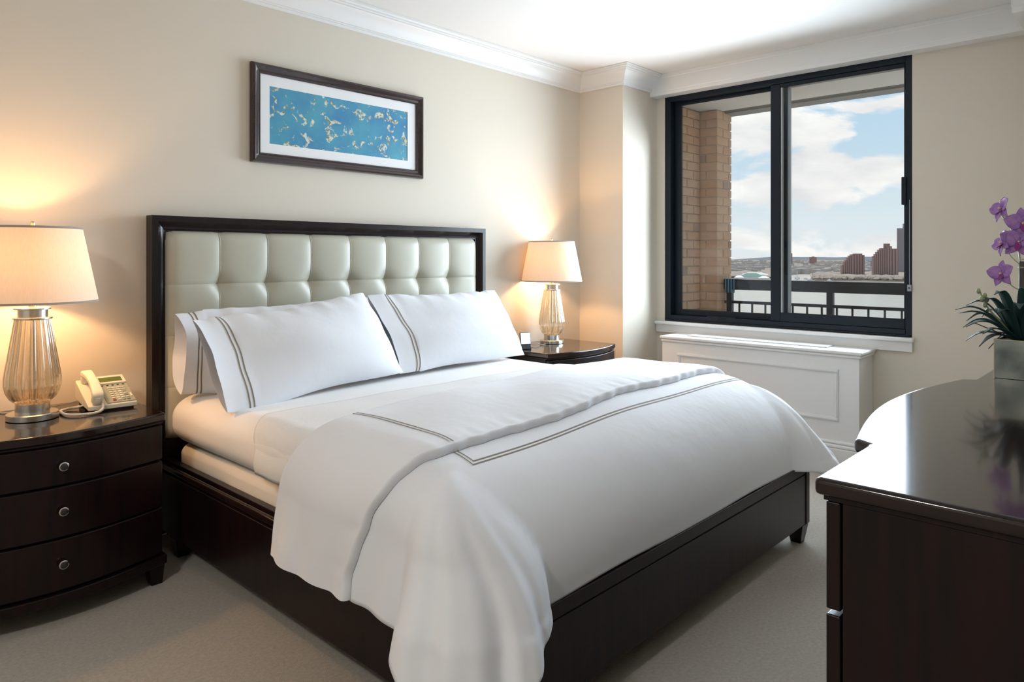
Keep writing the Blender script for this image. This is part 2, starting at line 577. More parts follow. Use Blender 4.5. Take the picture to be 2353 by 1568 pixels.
s2 = sash(XW + 0.016, XW + 0.050, WY0 + 0.038, 2.048, zb, zt, 0.066, 0.006, 0.022, 0.058)
m = MB()
m.box(XW + 0.020, XW + 0.046, 1.966, 1.981, zb + 0.06, zt - 0.024)
m.box(XW + 0.070, XW + 0.098, 1.936, 1.948, zb + 0.06, zt - 0.024)
m.build('weather_strip', strip_metal, s2)
MB().box(XW - 0.012, XW + 0.018, 1.196, 1.222, 1.572, 1.742).build('pull_handle', frame_metal, s2, bevel=0.004)
m = MB()
m.box(XW + 0.006, XW + 0.016, 2.30, 2.52, zb - 0.004, zb + 0.008)
m.box(XW + 0.000, XW + 0.010, 2.38, 2.44, zb - 0.008, zb + 0.002)
m.build('latch', frame_metal, win, bevel=0.002)
# sill (stool and apron)
s = MB()
s.box(XW - 0.048, XW + 0.004, 1.150, YP - 0.002, WZ0 - 0.028, WZ0 - 0.001)
so = structure(s.build('trim_3', white_paint, bevel=0.010, seg=3), 'white window stool with rounded nose below the window')
s = MB().box(XW - 0.020, XW - 0.0005, 1.160, YP - 0.003, WZ0 - 0.088, WZ0 - 0.0285)
structure(s.build('trim_4', white_paint, bevel=0.003), 'white flat apron board under the window stool')
# blind cord on the right jamb
bc = thing('blind_cord', 'thin grey blind cord with small clip at the right window jamb', 'cord', (XW - 0.012, 1.176, 0.9))
MB().tube([(XW - 0.012, 1.176, 1.60), (XW - 0.012, 1.177, 1.25), (XW - 0.012, 1.176, 1.06)], 0.0022, 6).build('cord', strip_metal, bc)
MB().box(XW - 0.018, XW - 0.001, 1.166, 1.188, 1.045, 1.085).build('clip', strip_metal, bc, bevel=0.003)
MB().box(XW - 0.020, XW - 0.018, 1.173, 1.181, 1.06, 1.07).build('screw', phone_dark, bc)

# ================================================================== BALCONY AND RIVER VIEW
balc = MB()
balc.box(XW + 0.2, 5.55, 2.860, 3.2, -0.1, 2.443)
balc.box(5.308, 5.545, 2.705, 2.860, -0.1, 2.443)
bw = structure(balc.build('wall_balcony', mortar), 'tan brick balcony side wall and projecting pier outside the window')
def brick_mesh(lx, ly, lz, key):
    me = MB().box(0, lx, 0, ly, 0, lz)
    o = me.build('brick', None, bw, world=False)
    return o
course = 0.0700
protos = {}
def brick(x, y, z, lx, ly, lz):
    k = (round(lx, 3), round(ly, 3))
    mi = random.choices((0, 1, 2), (6, 3.4, 0.6))[0]
    kk = (k, mi)
    if kk not in protos:
        o = MB().box(0, lx, 0, ly, 0, lz).build('brick', brick_m[mi], bw, world=False)
        protos[kk] = o
    else:
        o = protos[kk].copy()
        C.objects.link(o)
        o.parent = bw
    o.location = (x, y, z)
n_c = 30
for i in range(n_c):
    z = 0.345 + i * course
    h = 0.060
    if z + h > 2.443: break
    # side wall (faces the balcony)
    xs = [4.992, 5.092, 5.302] if i % 2 else [4.992, 5.200, 5.302]
    for a, b in zip(xs[:-1], xs[1:]):
        brick(a, 2.848, z, b - a - 0.010, 0.02, h)
    # pier: face toward the window and face toward the river side
    if i % 2:
        brick(5.300, 2.698, z, 0.098, 0.150, h)
        brick(5.408, 2.698, z, 0.142, 0.05, h)
    else:
        brick(5.300, 2.798, z, 0.098, 0.050, h)
        brick(5.300, 2.698, z, 0.200, 0.09, h)
        brick(5.510, 2.698, z, 0.040, 0.05, h)
sof = MB()
sof.box(XW + 0.2, 5.44, -1.5, 3.2, 2.446, 2.60)
structure(sof.build('ceiling_balcony', concrete), 'pale concrete balcony soffit outside the window')
m = MB()
m.box(5.44, 5.60, -1.5, 3.2, 2.430, 2.62)
m.box(5.405, 5.412, -1.5, 3.2, 2.440, 2.446)
structure(m.build('trim_5', mat('soffit_edge', (0.26, 0.24, 0.22), 0.8)), 'grey drip edge along the balcony soffit')
structure(MB().box(XW + 0.2, 5.65, -1.5, 3.2, -0.3, -0.1).build('floor_balcony', concrete), 'concrete balcony floor slab')
# railing
rl = thing('balcony_railing', 'dark metal balcony railing with thick top band and thin balusters', 'railing', (5.44, 1.5, -0.1))
MB().box(5.41, 5.47, -1.4, 2.697, 0.990, 1.074).build('top_rail', rail_paint, rl, bevel=0.004)
MB().box(5.425, 5.455, -1.4, 2.697, 0.878, 0.900).build('lower_rail', rail_paint, rl)
MB().box(5.425, 5.455, -1.4, 2.697, 0.0, 0.03).build('bottom_rail', rail_paint, rl)
post0 = None
for yy in (2.655, 1.865, 0.50, -0.9):
    if post0 is None:
        post0 = MB().box(5.42, 5.46, -0.022, 0.022, -0.1, 0.991).build('post', rail_paint, rl)
        post0.location.y += yy
    else:
        p = post0.copy(); C.objects.link(p); p.parent = rl
        p.location.y += yy - 2.655
b0 = None
for i in range(34):
    yy = 2.575 - i * 0.108
    if min(abs(yy - q) for q in (2.655, 1.865, 0.5, -0.9)) < 0.035: continue
    if b0 is None:
        b0 = MB().box(5.434, 5.446, -0.006, 0.006, 0.03, 0.879).build('baluster', rail_paint, rl)
        b0.location.y += yy
        by0 = yy
    else:
        p = b0.copy(); C.objects.link(p); p.parent = rl
        p.location.y += yy - by0
st = MB()
for k in range(4):
    st.box(5.405, 5.409, 2.600 + k * 0.024, 2.610 + k * 0.024, 0.965, 1.075)
st.box(5.405, 5.475, 2.60, 2.682, 1.074, 1.078)
st.build('strap', blue_strap, rl)

def polar(bearing, r, z=0.0):
    a = math.radians(bearing)
    return Vector((r * math.cos(a), r * math.sin(a), z))
ZWAT = -40.0
water = bpy.data.materials.new('river_water')
water.use_nodes = True
nt = water.node_tree
p = nt.nodes['Principled BSDF']
p.inputs['Base Color'].default_value = (0.36, 0.33, 0.26, 1)
p.inputs['Roughness'].default_value = 0.28
tc = nt.nodes.new('ShaderNodeTexCoord')
mp = nt.nodes.new('ShaderNodeMapping')
mp.inputs['Rotation'].default_value = (0, 0, math.radians(15))
mp.inputs['Scale'].default_value = (0.05, 0.012, 1)
nt.links.new(tc.outputs['Object'], mp.inputs[0])
nz = nt.nodes.new('ShaderNodeTexNoise')
nz.inputs['Scale'].default_value = 1.0
nz.inputs['Detail'].default_value = 4
nt.links.new(mp.outputs[0], nz.inputs['Vector'])
bp = nt.nodes.new('ShaderNodeBump')
bp.inputs['Strength'].default_value = 0.35
bp.inputs['Distance'].default_value = 6.0
nt.links.new(nz.outputs['Fac'], bp.inputs['Height'])
nt.links.new(bp.outputs[0], p.inputs['Normal'])
m = MB()
m.add([(40, -6000, ZWAT), (9000, -6000, ZWAT), (9000, 9000, ZWAT), (40, 9000, ZWAT)], [(0, 1, 2, 3)])
tag(m.build('river', water), 'broad tan river below the balcony', 'water', kind='structure')
# far land
land_m = mat('far_land', (0.27, 0.22, 0.17), 1.0, noise=(0.006, (0.36, 0.31, 0.25)))
wood_m = mat('bare_woods', (0.27, 0.225, 0.19), 1.0, noise=(0.02, (0.33, 0.285, 0.24)))
hill_m = mat('hazed_hill', (0.13, 0.15, 0.17), 1.0)  # distance haze painted into the hill colour as blue grey
m = MB()
shore = [polar(58, 2100), polar(44, 1650), polar(32, 1420), polar(26, 1330), polar(23.4, 1335), polar(22.6, 1345), polar(22.35, 1720), polar(20.9, 2000), polar(20.4, 2000), polar(20.0, 1362), polar(18, 1372), polar(16, 1372), polar(14, 1372), polar(6, 1400), polar(-8, 1560), polar(-26, 1950)]
back = [polar(-26, 9000), polar(-8, 9000), polar(6, 9000), polar(14, 9000), polar(20, 9000), polar(26, 9000), polar(32, 9000), polar(44, 9000), polar(58, 9000)]
m.prism([(q.x, q.y) for q in reversed(shore + back)], ZWAT - 1, ZWAT + 1.6)
tag(m.build('far_shore', land_m), 'low brown far shore across the river', 'land', kind='structure')
m = MB()
hp = []
for i in range(169):
    b = 58 - i * 0.5
    h = -24 + 32 * sstep(26.5, 22.5, b) + 3.0 * math.sin(b * 0.9) + 1.5 * math.sin(b * 2.3)
    hp.append((b, h))
vs_, fs_ = [], []
for b, h in hp:
    vs_ += [tuple(polar(b, 9000, ZWAT)), tuple(polar(b, 9600, h)), tuple(polar(b, 10400, ZWAT))]
for i in range(len(hp) - 1):
    a, c_ = 3 * i, 3 * i + 3
    fs_ += [(a, c_, c_ + 1, a + 1), (a + 1, c_ + 1, c_ + 2, a + 2)]
m.add(vs_, fs_)
tag(m.build('hills', hill_m, smooth=60), 'long ridge of hills on the horizon with haze painted in as blue grey', 'hill', kind='structure')
# bare woodland and low town: uncountable at this distance
def blob(m, c, r, h):
    vs_ = []
    n = 6
    for k, (rr, zz) in enumerate(((0.75, 0.0), (1.0, 0.45), (0.6, 0.85))):
        for i in range(n):
            a = 2 * PI * i / n + k * 0.5 + random.random() * 0.3
            q = rr * r * random.uniform(0.8, 1.2)
            vs_.append((c.x + q * math.cos(a), c.y + q * math.sin(a), c.z + zz * h * random.uniform(0.9, 1.1)))
    vs_.append((c.x, c.y, c.z + h))
    fs_ = []
    for k in range(2):
        for i in range(n):
            j = (i + 1) % n
            fs_.append((k * n + i, k * n + j, (k + 1) * n + j, (k + 1) * n + i))
    fs_ += [(2 * n + i, 2 * n + (i + 1) % n, 3 * n) for i in range(n)]
    m.add(vs_, fs_)
m = MB()
for i in range(6400):
    b = random.uniform(13.0, 27.5) if i < 2600 else random.choice((random.uniform(-20, 13), random.uniform(27.5, 52)))
    r = (1440 + (0 if 6 < b < 32 else (b - 32) ** 2 * 0.9 if b >= 32 else (6 - b) ** 2 * 0.7)) * (6.0 ** (random.random() ** 1.3))
    if 19.8 < b < 22.9 and r < 2080: continue
    sc_ = random.uniform(0.6, 1.2)
    blob(m, polar(b, r, ZWAT + 1.5), (7 + r * 0.004) * sc_, (6 + r * 0.0008) * sc_)
for i in range(260):
    b = random.uniform(13.0, 20.0)
    blob(m, polar(b, random.uniform(1385, 1440), ZWAT + 1.5), random.uniform(4, 7), random.uniform(4, 8))
tag(m.build('bare_woodland', wood_m, smooth=60), 'brown leafless woodland covering the far shore', 'woods', kind='stuff')
m = MB()
town_m = mat('far_houses', (0.40, 0.36, 0.32), 1.0, noise=(0.01, (0.52, 0.48, 0.44)))
for i in range(1000):
    b = random.uniform(13.0, 27.5) if i < 420 else random.choice((random.uniform(-20, 13), random.uniform(27.5, 52)))
    r = 1800 * (3.5 ** random.random())
    c_ = polar(b, r, 0)
    w_, d_, h_ = random.uniform(8, 30), random.uniform(8, 25), random.uniform(5, 10) + r * 0.0012
    m.box(c_.x - d_, c_.x + d_, c_.y - w_ / 2, c_.y + w_ / 2, ZWAT, ZWAT + 3 + h_)
tag(m.build('low_town', town_m), 'pale low houses scattered through the far woodland', 'town', kind='stuff')

# brick apartment towers with sloped stepped tops
tower_m = mat('tower_brick', (0.31, 0.20, 0.17), 0.95)
tower_bay_m = mat('tower_bay', (0.37, 0.26, 0.23), 0.95)  # bays a little lighter than the brick body
def stepped_tower(name, label, bearing, r, width, zlo, steps, depth, bays, slope):
    """steps: list of (fraction of width from left, top z)"""
    c_ = polar(bearing, r, zlo)
    t = thing(name, label, 'building', c_, math.radians(bearing) + slope)
    # local frame: +x away from the viewer, +y to the left
    body = MB()
    bx = MB()
    f0 = 0.0
    for f1, zt in steps:
        y0, y1 = width / 2 - f1 * width, width / 2 - f0 * width
        body.box(0, depth, y0, y1, 0, zt - zlo)
        nb = max(1, round(bays * (f1 - f0)))
        for k in range(nb):
            a = y0 + (y1 - y0) * (k + 0.22) / nb
            b = y0 + (y1 - y0) * (k + 0.78) / nb
            MB().box(-1.6, 0, a, b, 0, zt - zlo - 2.2).build('bay', tower_bay_m, t, world=False)
        f0 = f1
    body.build('tower_body', tower_m, t, world=False)
    return t
stepped_tower('apartment_tower', 'brick apartment block with sloped stepped roof, left of the two beyond the river', 17.42, 1552, 41, -38.5,
              [(0.08, -14), (0.16, -8), (0.24, -4), (0.33, 1), (0.42, 5), (0.55, 7.5), (0.9, 9), (1.0, 6)], 30, 9, 0.10)
t2 = stepped_tower('apartment_tower', 'taller brick apartment block with stepped roof beside the grey tower', 15.32, 1502, 42, -38.5,
              [(0.07, 4), (0.14, 8), (0.22, 12), (0.30, 16), (0.55, 19), (0.75, 22.5), (1.0, 18)], 30, 10, 0.10)
m = MB()
m.box(8, 20, -8, 2, 55, 66)
m.build('roof_house', tower_m, t2, world=False)
tg = thing('grey_high_rise', 'slim grey glass high rise tower at the right edge of the view', 'building', polar(14.35, 1825, -38.5), math.radians(14))
gm = mat('grey_glass_tower', (0.27, 0.30, 0.33), 0.5)
MB().box(0, 20, -12, 8.5, 0, 106).build('tower_body', gm, tg, world=False)
MB().box(0, 20, -12, -3.0, 106, 116).build('tower_crown', gm, tg, world=False)
for k in range(5):
    MB().box(-0.8, 0, -11 + k * 4, -9.4 + k * 4, 0, 105).build('bay', tower_bay_m, tg, world=False)
# low blocks on the horizon
for i, (b, r, w_, h_, lab) in enumerate(((21.75, 3200, 24, 58, 'small dark office block on the horizon beside the window mullion'),
                                         (20.1, 3900, 34, 42, 'small dark mound shaped building on the horizon'),
                                         (15.9, 2600, 36, 30, 'low pale block between the two brick apartment towers'))):
    t = thing('distant_block', lab, 'building', polar(b, r, ZWAT + 1), math.radians(b))
    MB().box(0, 20, -w_ / 2, w_ / 2, 0, h_).build('block_body', tower_m if i < 2 else gm, t, world=False)
    MB().box(5, 14, -w_ / 5, w_ / 5, h_, h_ * 1.08).build('roof_house', tower_m, t, world=False)
# marina tents and boats
tent_w = mat('tent_canvas', (0.75, 0.74, 0.72), 0.8)
tent_g = mat('tent_green', (0.16, 0.30, 0.24), 0.8)
for (b, r, w_, h_, mt_, lab) in ((24.45, 1385, 42, 11, tent_g, 'large green roofed pavilion on the far shore'),
                                (25.35, 1360, 16, 7, tent_w, 'white tent left of the green pavilion'),
                                (23.55, 1362, 18, 6, tent_w, 'white tent right of the green pavilion'),
                                (24.2, 1450, 62, 11, tent_w, 'long white shed behind the marina tents')):
    t = thing('marina_tent', lab, 'tent', polar(b, r, ZWAT + 1.6), math.radians(b))
    MB().box(-6, 6, -w_ / 2, w_ / 2, 0, h_ * 0.45).build('tent_wall', tent_w, t, world=False)
    MB().taper((0, 0), (7, w_ / 2 + 1), h_ * 0.45, (0, 0), (0.6, w_ / 5), h_).build('tent_roof', mt_, t, world=False)
hull = mat('boat_white', (0.72, 0.72, 0.72), 0.5)
boat0 = None
boats = [(b_, r_) for r_ in (1412, 1458, 1504, 1550) for b_ in (22.30, 21.75, 21.20)] + [(20.62, 1450), (20.24, 1420), (20.32, 1372), (19.0, 1345)]
for i, (b, r) in enumerate(boats):
    lab = 'white moored sailing boat in the marina below the horizon'
    if i == 15: lab = 'white motor boat alone near the shore below the brick towers'
    if 12 <= i < 15: lab = ('white boat moving in the middle of the marina inlet', 'white boat moored at the right bank of the inlet', 'white boat with tall mast at the right mouth of the inlet')[i - 12]
    if boat0 is None:
        boat0 = thing('sailing_boat', lab, 'boat', polar(b, r, ZWAT), math.radians(b + 30), 'boats moored across the river')
        MB().taper((0, 0), (4.2, 1.1), 0.0, (0, 0), (5.2, 1.7), 2.2).build('hull', hull, boat0, world=False)
        MB().taper((0, 0), (2.2, 1.1), 2.2, (0, 0), (1.8, 0.9), 3.6).build('cabin', hull, boat0, world=False)
        MB().tube([(0.5, 0, 2.2), (0.5, 0, 14)], 0.16, 5).build('mast', hull, boat0, world=False)
        bo = boat0
    else:
        bo = copy_tree(boat0)
    bo.location = polar(b, r, ZWAT if i > 0 else ZWAT)
    bo.rotation_euler = (0, 0, math.radians(b + random.uniform(-60, 60)))
    bo['label'] = lab

# ================================================================== RADIATOR COVER
RX, RY0, RY1, RZ = 4.525, 1.385, 2.735, 0.682
rc = thing('radiator_cover', 'white panelled radiator cover standing below the window', 'radiator cover', (4.655, 2.06, 0))
MB().box(RX, XW - 0.002, RY0, RY1, 0.0, RZ - 0.03).build('cabinet_body', white_paint, rc, bevel=0.002)
m = MB()
m.box(RX - 0.022, XW - 0.002, RY0 - 0.022, RY1 + 0.012, RZ - 0.022, RZ)
o = m.build('top_board', white_paint, rc, bevel=0.009, seg=3)
MB().box(RX - 0.013, XW - 0.002, RY0 - 0.013, RY1 + 0.006, RZ - 0.042, RZ - 0.022).build('top_moulding', white_paint, rc, bevel=0.008, seg=3)
g = MB()
g.box(4.60, 4.735, 1.60, 2.58, RZ + 0.0005, RZ + 0.008)
gr = g.build('grille', white_paint, rc, bevel=0.002)
def pmould(x, y0, y1, z0, z1, w_, name):
    for (a, b, c_, d) in ((y0, y1, z1 - w_, z1), (y0, y1, z0, z0 + w_), (y0, y0 + w_, z0 + w_, z1 - w_), (y1 - w_, y1, z0 + w_, z1 - w_)):
        q = MB()
        q.box(x - 0.008, x, a, b, c_, d)
        if b - a > d - c_:
            q.box(x - 0.014, x - 0.008, a + 0.004, b - 0.004, c_ + 0.007, d - 0.007)
        else:
            q.box(x - 0.014, x - 0.008, a + 0.007, b - 0.007, c_ + 0.0, d - 0.0)
        q.build(name, white_paint, rc, bevel=0.003)
pmould(RX, 1.502, 2.61, 0.245, 0.568, 0.026, 'panel_moulding')
b_ = MB()
b_.box(RX - 0.030, XW - 0.002, RY0 - 0.030, RY1 + 0.004, 0.0, 0.085)
b_.build('plinth', white_paint, rc, bevel=0.004)
MB().box(RX - 0.022, XW - 0.002, RY0 - 0.022, RY1 + 0.003, 0.085, 0.108).build('base_moulding', white_paint, rc, bevel=0.010, seg=3)
MB().box(RX - 0.012, XW - 0.002, RY0 - 0.012, RY1 + 0.002, 0.108, 0.128).build('base_moulding', white_paint, rc, bevel=0.009, seg=3)

# ================================================================== FRAMED PICTURE
pc = thing('framed_picture', 'wide framed blue print in dark mahogany frame hung above the bed', 'picture', (2.21, YB, 1.725))
px0, px1, pz0, pz1 = 1.670, 2.757, 1.724, 2.218
yb = YB - 0.002
fw = 0.050
def pic_side(p0, p1, inward):
    """one mitred length of moulding; profile = (inward, out from wall)"""
    pr_ = [(0.0, 0.0), (0.0, 0.020), (0.004, 0.030), (0.012, 0.034), (0.020, 0.030), (0.026, 0.022), (0.038, 0.018), (0.044, 0.020), (fw, 0.014), (fw, 0.0)]
    d = (Vector(p1) - Vector(p0)).normalized()
    iv = Vector(inward)
    vs_ = []
    for P, s_ in ((Vector(p0), 1), (Vector(p1), -1)):
        for h, o_ in pr_:
            q = P + iv * h + d * h * s_
            vs_.append((q.x, yb - o_, q.z))
    k = len(pr_)
    fs_ = [(j, (j + 1) % k, k + (j + 1) % k, k + j) for j in range(k)]
    MB().add(vs_, fs_).build('frame_side', pic_wood, pc, smooth=35)
A, B_, C_, D_ = (px0, 0, pz0), (px1, 0, pz0), (px1, 0, pz1), (px0, 0, pz1)
pic_side(A, B_, (0, 0, 1)); pic_side(D_, C_, (0, 0, -1)); pic_side(A, D_, (1, 0, 0)); pic_side(B_, C_, (-1, 0, 0))
ix0, ix1, iz0, iz1 = 1.770, 2.648, 1.824, 2.114
q = MB()
y1_, y0_ = yb - 0.010, yb - 0.004
for (a, b, c_, d) in ((px0 + fw - 0.004, px1 - fw + 0.004, iz1, pz1 - fw + 0.004), (px0 + fw - 0.004, px1 - fw + 0.004, pz0 + fw - 0.004, iz0), (px0 + fw - 0.004, ix0, iz0, iz1), (ix1, px1 - fw + 0.004, iz0, iz1)):
    q.box(a, b, y1_, y0_, c_, d)
q.build('mat_board', mat_board, pc)
MB().box(ix0 - 0.003, ix1 + 0.003, yb - 0.007, yb - 0.003, iz0 - 0.003, iz1 + 0.003).build('print', blue_print, pc)

# ================================================================== BED FRAME AND HEADBOARD
XL, XR = 1.185, 3.235
bed = thing('bed', 'dark espresso bed frame with ivory tufted leather headboard', 'bed', (2.20, 2.2, 0))
YH = 3.262      # front face of headboard frame
hb = bed
# frame: outer flat band, cove, inner lip, mitred: left, top, right
hpz = 1.436
def hb_side(p0, p1, inward, m0, m1, name='headboard_frame'):
    pr_ = [(0.0, 0.066), (0.0, 0.0), (0.026, 0.0), (0.030, 0.006), (0.036, 0.016), (0.048, 0.024), (0.058, 0.026), (0.062, 0.030), (0.068, 0.030), (0.068, 0.066)]
    d = (Vector(p1) - Vector(p0)).normalized()
    iv = Vector(inward)
    vs_ = []
    for P, s_ in ((Vector(p0), m0), (Vector(p1), -m1)):
        for h, dep in pr_:
            q_ = P + iv * h + d * h * s_
            vs_.append((q_.x, YH + dep, q_.z))
    k = len(pr_)
    fs_ = [(j, (j + 1) % k, k + (j + 1) % k, k + j) for j in range(k)] + [tuple(range(k)), tuple(range(k, 2 * k))]
    MB().add(vs_, fs_).build(name, wood, bed, smooth=30)
hb_side((XL, 0, hpz), (XR, 0, hpz), (0, 0, -1), 1, 1)
hb_side((XL, 0, 0.02), (XL, 0, hpz), (1, 0, 0), 0, 1)
hb_side((XR, 0, 0.02), (XR, 0, hpz), (-1, 0, 0), 0, 1)
MB().box(XL + 0.067, XR - 0.067, YH + 0.030, YH + 0.066, 0.10, 0.435).build('headboard_base', wood, bed)
MB().box(XL + 0.05, XR - 0.05, YH + 0.052, YH + 0.068, 0.43, hpz - 0.02).build('headboard_back', wood, bed)
lx0, lx1 = XL + 0.066, XR - 0.066
rowz = [0.437, 0.668, 0.898, 1.128, hpz - 0.066]
nc = 8
cw = (lx1 - lx0) / nc
def leather_h(x, z):
    """height of the padded face above its backing"""
    fx = (x - lx0) / cw
    ci = min(nc - 1, max(0, int(fx)))
    f = fx - ci
    ri = 0
    while ri < 3 and z > rowz[ri + 1]: ri += 1
    rh = rowz[ri + 1] - rowz[ri]
    g_ = (z - rowz[ri]) / rh
    h = 0.058
    # vertical seams
    k = round(fx)
    dx = abs(fx - k) * cw
    tz = 0.0
    if ri < 3: tz = max(tz, math.exp(-((rowz[ri + 1] - z) / 0.040) ** 2))
    if ri > 0: tz = max(tz, math.exp(-((z - rowz[ri]) / 0.040) ** 2))
    if 0 < k < nc:
        h -= (0.008 + 0.017 * tz) * math.exp(-dx / 0.030) + 0.005 * (1 - min(1, dx / 0.11)) ** 2
    else:
        h -= 0.034 * math.exp(-dx / 0.020)
    # horizontal seams
    dz = 9
    if ri < 3: dz = min(dz, rowz[ri + 1] - z)
    if ri > 0: dz = min(dz, z - rowz[ri])
    tx = math.exp(-(dx / 0.045) ** 2) if 0 < k < nc else 0.0
    h -= (0.0015 + 0.012 * tx) * math.exp(-dz / 0.026) + 0.002 * math.exp(-(dz / 0.004) ** 2)
    de = min(z - rowz[0], rowz[4] - z)
    h -= 0.030 * math.exp(-de / 0.018)
    return h
NG = 18
for r_ in range(4):
    for c_ in range(nc):
        def fn(u_, v_, r_=r_, c_=c_):
            u2 = 0.5 - 0.5 * math.cos(PI * u_) * (0.35 + 0.65 * 1) if False else u_
            u2 = u_ * 0.5 + 0.5 * (0.5 - 0.5 * math.cos(PI * u_))
            v2 = v_ * 0.5 + 0.5 * (0.5 - 0.5 * math.cos(PI * v_))
            x = lx0 + cw * (c_ + min(0.9995, max(0.0005, u2)))
            z = rowz[r_] + (rowz[r_ + 1] - rowz[r_]) * min(0.9995, max(0.0005, v2))
            return (x, YH + 0.052 - leather_h(x, z), z)
        g = MB().grid(fn, NG, NG)
        # return to the backing along the rim
        n0 = len(g.v)
        rim = [i for i in range(NG)] + [j * NG + NG - 1 for j in range(1, NG)] + [(NG - 1) * NG + i for i in range(NG - 2, -1, -1)] + [j * NG for j in range(NG - 2, 0, -1)]
        g.v += [(g.v[i][0], YH + 0.053, g.v[i][2]) for i in rim]
        L_ = len(rim)
        g.f += [(rim[i], rim[(i + 1) % L_], n0 + (i + 1) % L_, n0 + i) for i in range(L_)]
        g.build('leather_panel', leather, bed, smooth=50)
for k in range(1, nc):
    x = lx0 + cw * k
    pts = []
    for j in range(61):
        z = rowz[0] + 0.01 + (rowz[4] - rowz[0] - 0.02) * j / 60
        pts.append((x, YH + 0.052 - leather_h(x, z) - 0.0005, z))
    MB().tube(pts, 0.0028, 6).build('piping', leather_dark, bed, smooth=60)
# rails, footboard, legs
RL, RR, RF = 1.190, 3.175, 1.182
def rail(x_out, s_):
    m_ = MB()
    a, b = sorted((x_out, x_out + s_ * 0.035))
    m_.box(a, b, RF + 0.035, YH + 0.004, 0.083, 0.332)
    ro = m_.build('side_rail', wood, bed, bevel=0.003)
    MB().tube([(x_out + s_ * 0.022, RF + 0.03, 0.346), (x_out + s_ * 0.022, YH + 0.002, 0.346)], 0.016, 12).build('bead', wood_top, ro, smooth=50)
    a, b = sorted((x_out + s_ * 0.034, x_out + s_ * 0.064))
    MB().box(a, b, RF + 0.03, YH + 0.002, 0.30, 0.372).build('ledge', wood, ro, bevel=0.003)
rail(RL, 1)
rail(RR, -1)
fo = MB().box(RL, RR, RF, RF + 0.035, 0.083, 0.300).build('footboard', wood, bed, bevel=0.002)
MB().box(RL, RR, RF, RF + 0.035, 0.304, 0.345).build('cap_rail', wood, fo, bevel=0.003)
MB().box(RL + 0.002, RR - 0.002, RF + 0.004, RF + 0.033, 0.299, 0.305).build('groove', gasket, fo)
for x in (RL, RR - 0.028):
    MB().box(x - 0.004, x + 0.032, RF - 0.004, RF + 0.038, 0.083, 0.346).build('corner_post', wood, bed, bevel=0.002)
for (x, y) in ((RL + 0.035, RF + 0.035), (RR - 0.035, RF + 0.035), (RL + 0.035, 3.05), (RR - 0.035, 3.05)):
    MB().taper((x, y), (0.022, 0.022), 0.0, (x, y), (0.036, 0.036), 0.083).build('leg', wood, bed, bevel=0.002)

# box spring and mattress (soft rounded boxes)
def soft_box(x0, x1, y0, y1, z0, z1, r, bulge=0.0, wob=0.0, nx=60, ny=60):
    """closed rounded box made by a superellipse section swept in height"""
    m_ = MB()
    zs = []
    K = 10
    lo = [(r * (1 - math.cos(PI / 2 * k / K)), r * math.sin(PI / 2 * k / K)) for k in range(K + 1)]
    rings = []
    for k in range(K + 1):
        a = PI / 2 * k / K
        rings.append((z0 + r * (1 - math.cos(a)), -r * (1 - math.sin(a))))
    for k in range(K + 1):
        a = PI / 2 * k / K
        rings.append((z1 - r + r * math.sin(a), -r * (1 - math.cos(a))))
    n = 4 * 24
    cr = 0.10
    cx_, cy_ = (x0 + x1) / 2, (y0 + y1) / 2
    vs_ = []
    def outline(ins):
        pts = []
        hx, hy = (x1 - x0) / 2 + ins, (y1 - y0) / 2 + ins
        c2 = max(0.015, cr + ins)
        for qx, qy, a0 in ((1, 1, 0), (-1, 1, 90), (-1, -1, 180), (1, -1, 270)):
            for k in range(9):
                a = math.radians(a0 + 90 * k / 8)
                pts.append((cx_ + qx * (hx - c2) + c2 * math.cos(a), cy_ + qy * (hy - c2) + c2 * math.sin(a)))
            # straight run to the next corner, subdivided
            nx_ = ((-1, 1), (-1, -1), (1, -1), (1, 1))[[0, 90, 180, 270].index(a0)]
            a = math.radians(a0 + 90)
            p0 = Vector(pts[-1])
            p1 = Vector((cx_ + nx_[0] * (hx - c2) + c2 * math.cos(a), cy_ + nx_[1] * (hy - c2) + c2 * math.sin(a)))
            for k in range(1, 20):
                q_ = p0.lerp(p1, k / 20)
                pts.append((q_.x, q_.y))
        return pts
    for zi, (z, ins) in enumerate(rings):
        tz = (z - z0) / (z1 - z0)
        b_in = ins + bulge * math.sin(PI * tz)
        o_ = outline(b_in)
        for (x, y) in o_:
            wv = wob * (math.sin(y * 9 + z * 20) + math.sin(y * 23 + 1.3)) * math.sin(PI * tz)
            vs_.append((x + (wv if x < cx_ else -wv), y, z))
        N_ = len(o_)
    fs_ = []
    R_ = len(rings)
    for k in range(R_ - 1):
        for i in range(N_):
            j = (i + 1) % N_
            fs_.append((k * N_ + i, k * N_ + j, (k + 1) * N_ + j, (k + 1) * N_ + i))
    fs_.append(tuple(range(N_ - 1, -1, -1)))
    fs_.append(tuple((R_ - 1) * N_ + i for i in range(N_)))
    return m_.add(vs_, fs_)
bs = soft_box(1.262, 3.103, 1.30, 3.205, 0.24, 0.440, 0.035, 0.010, 0.002).build('box_spring', ticking, smooth=60)
tag(bs, 'cream covered box spring sunk in the bed frame under the mattress', 'box spring')
mt_ = soft_box(1.240, 3.125, 1.36, 3.215, 0.441, 0.652, 0.085, 0.018, 0.002).build('mattress', linen_plain, smooth=60)
tag(mt_, 'thick mattress in a white fitted sheet on the bed', 'mattress')
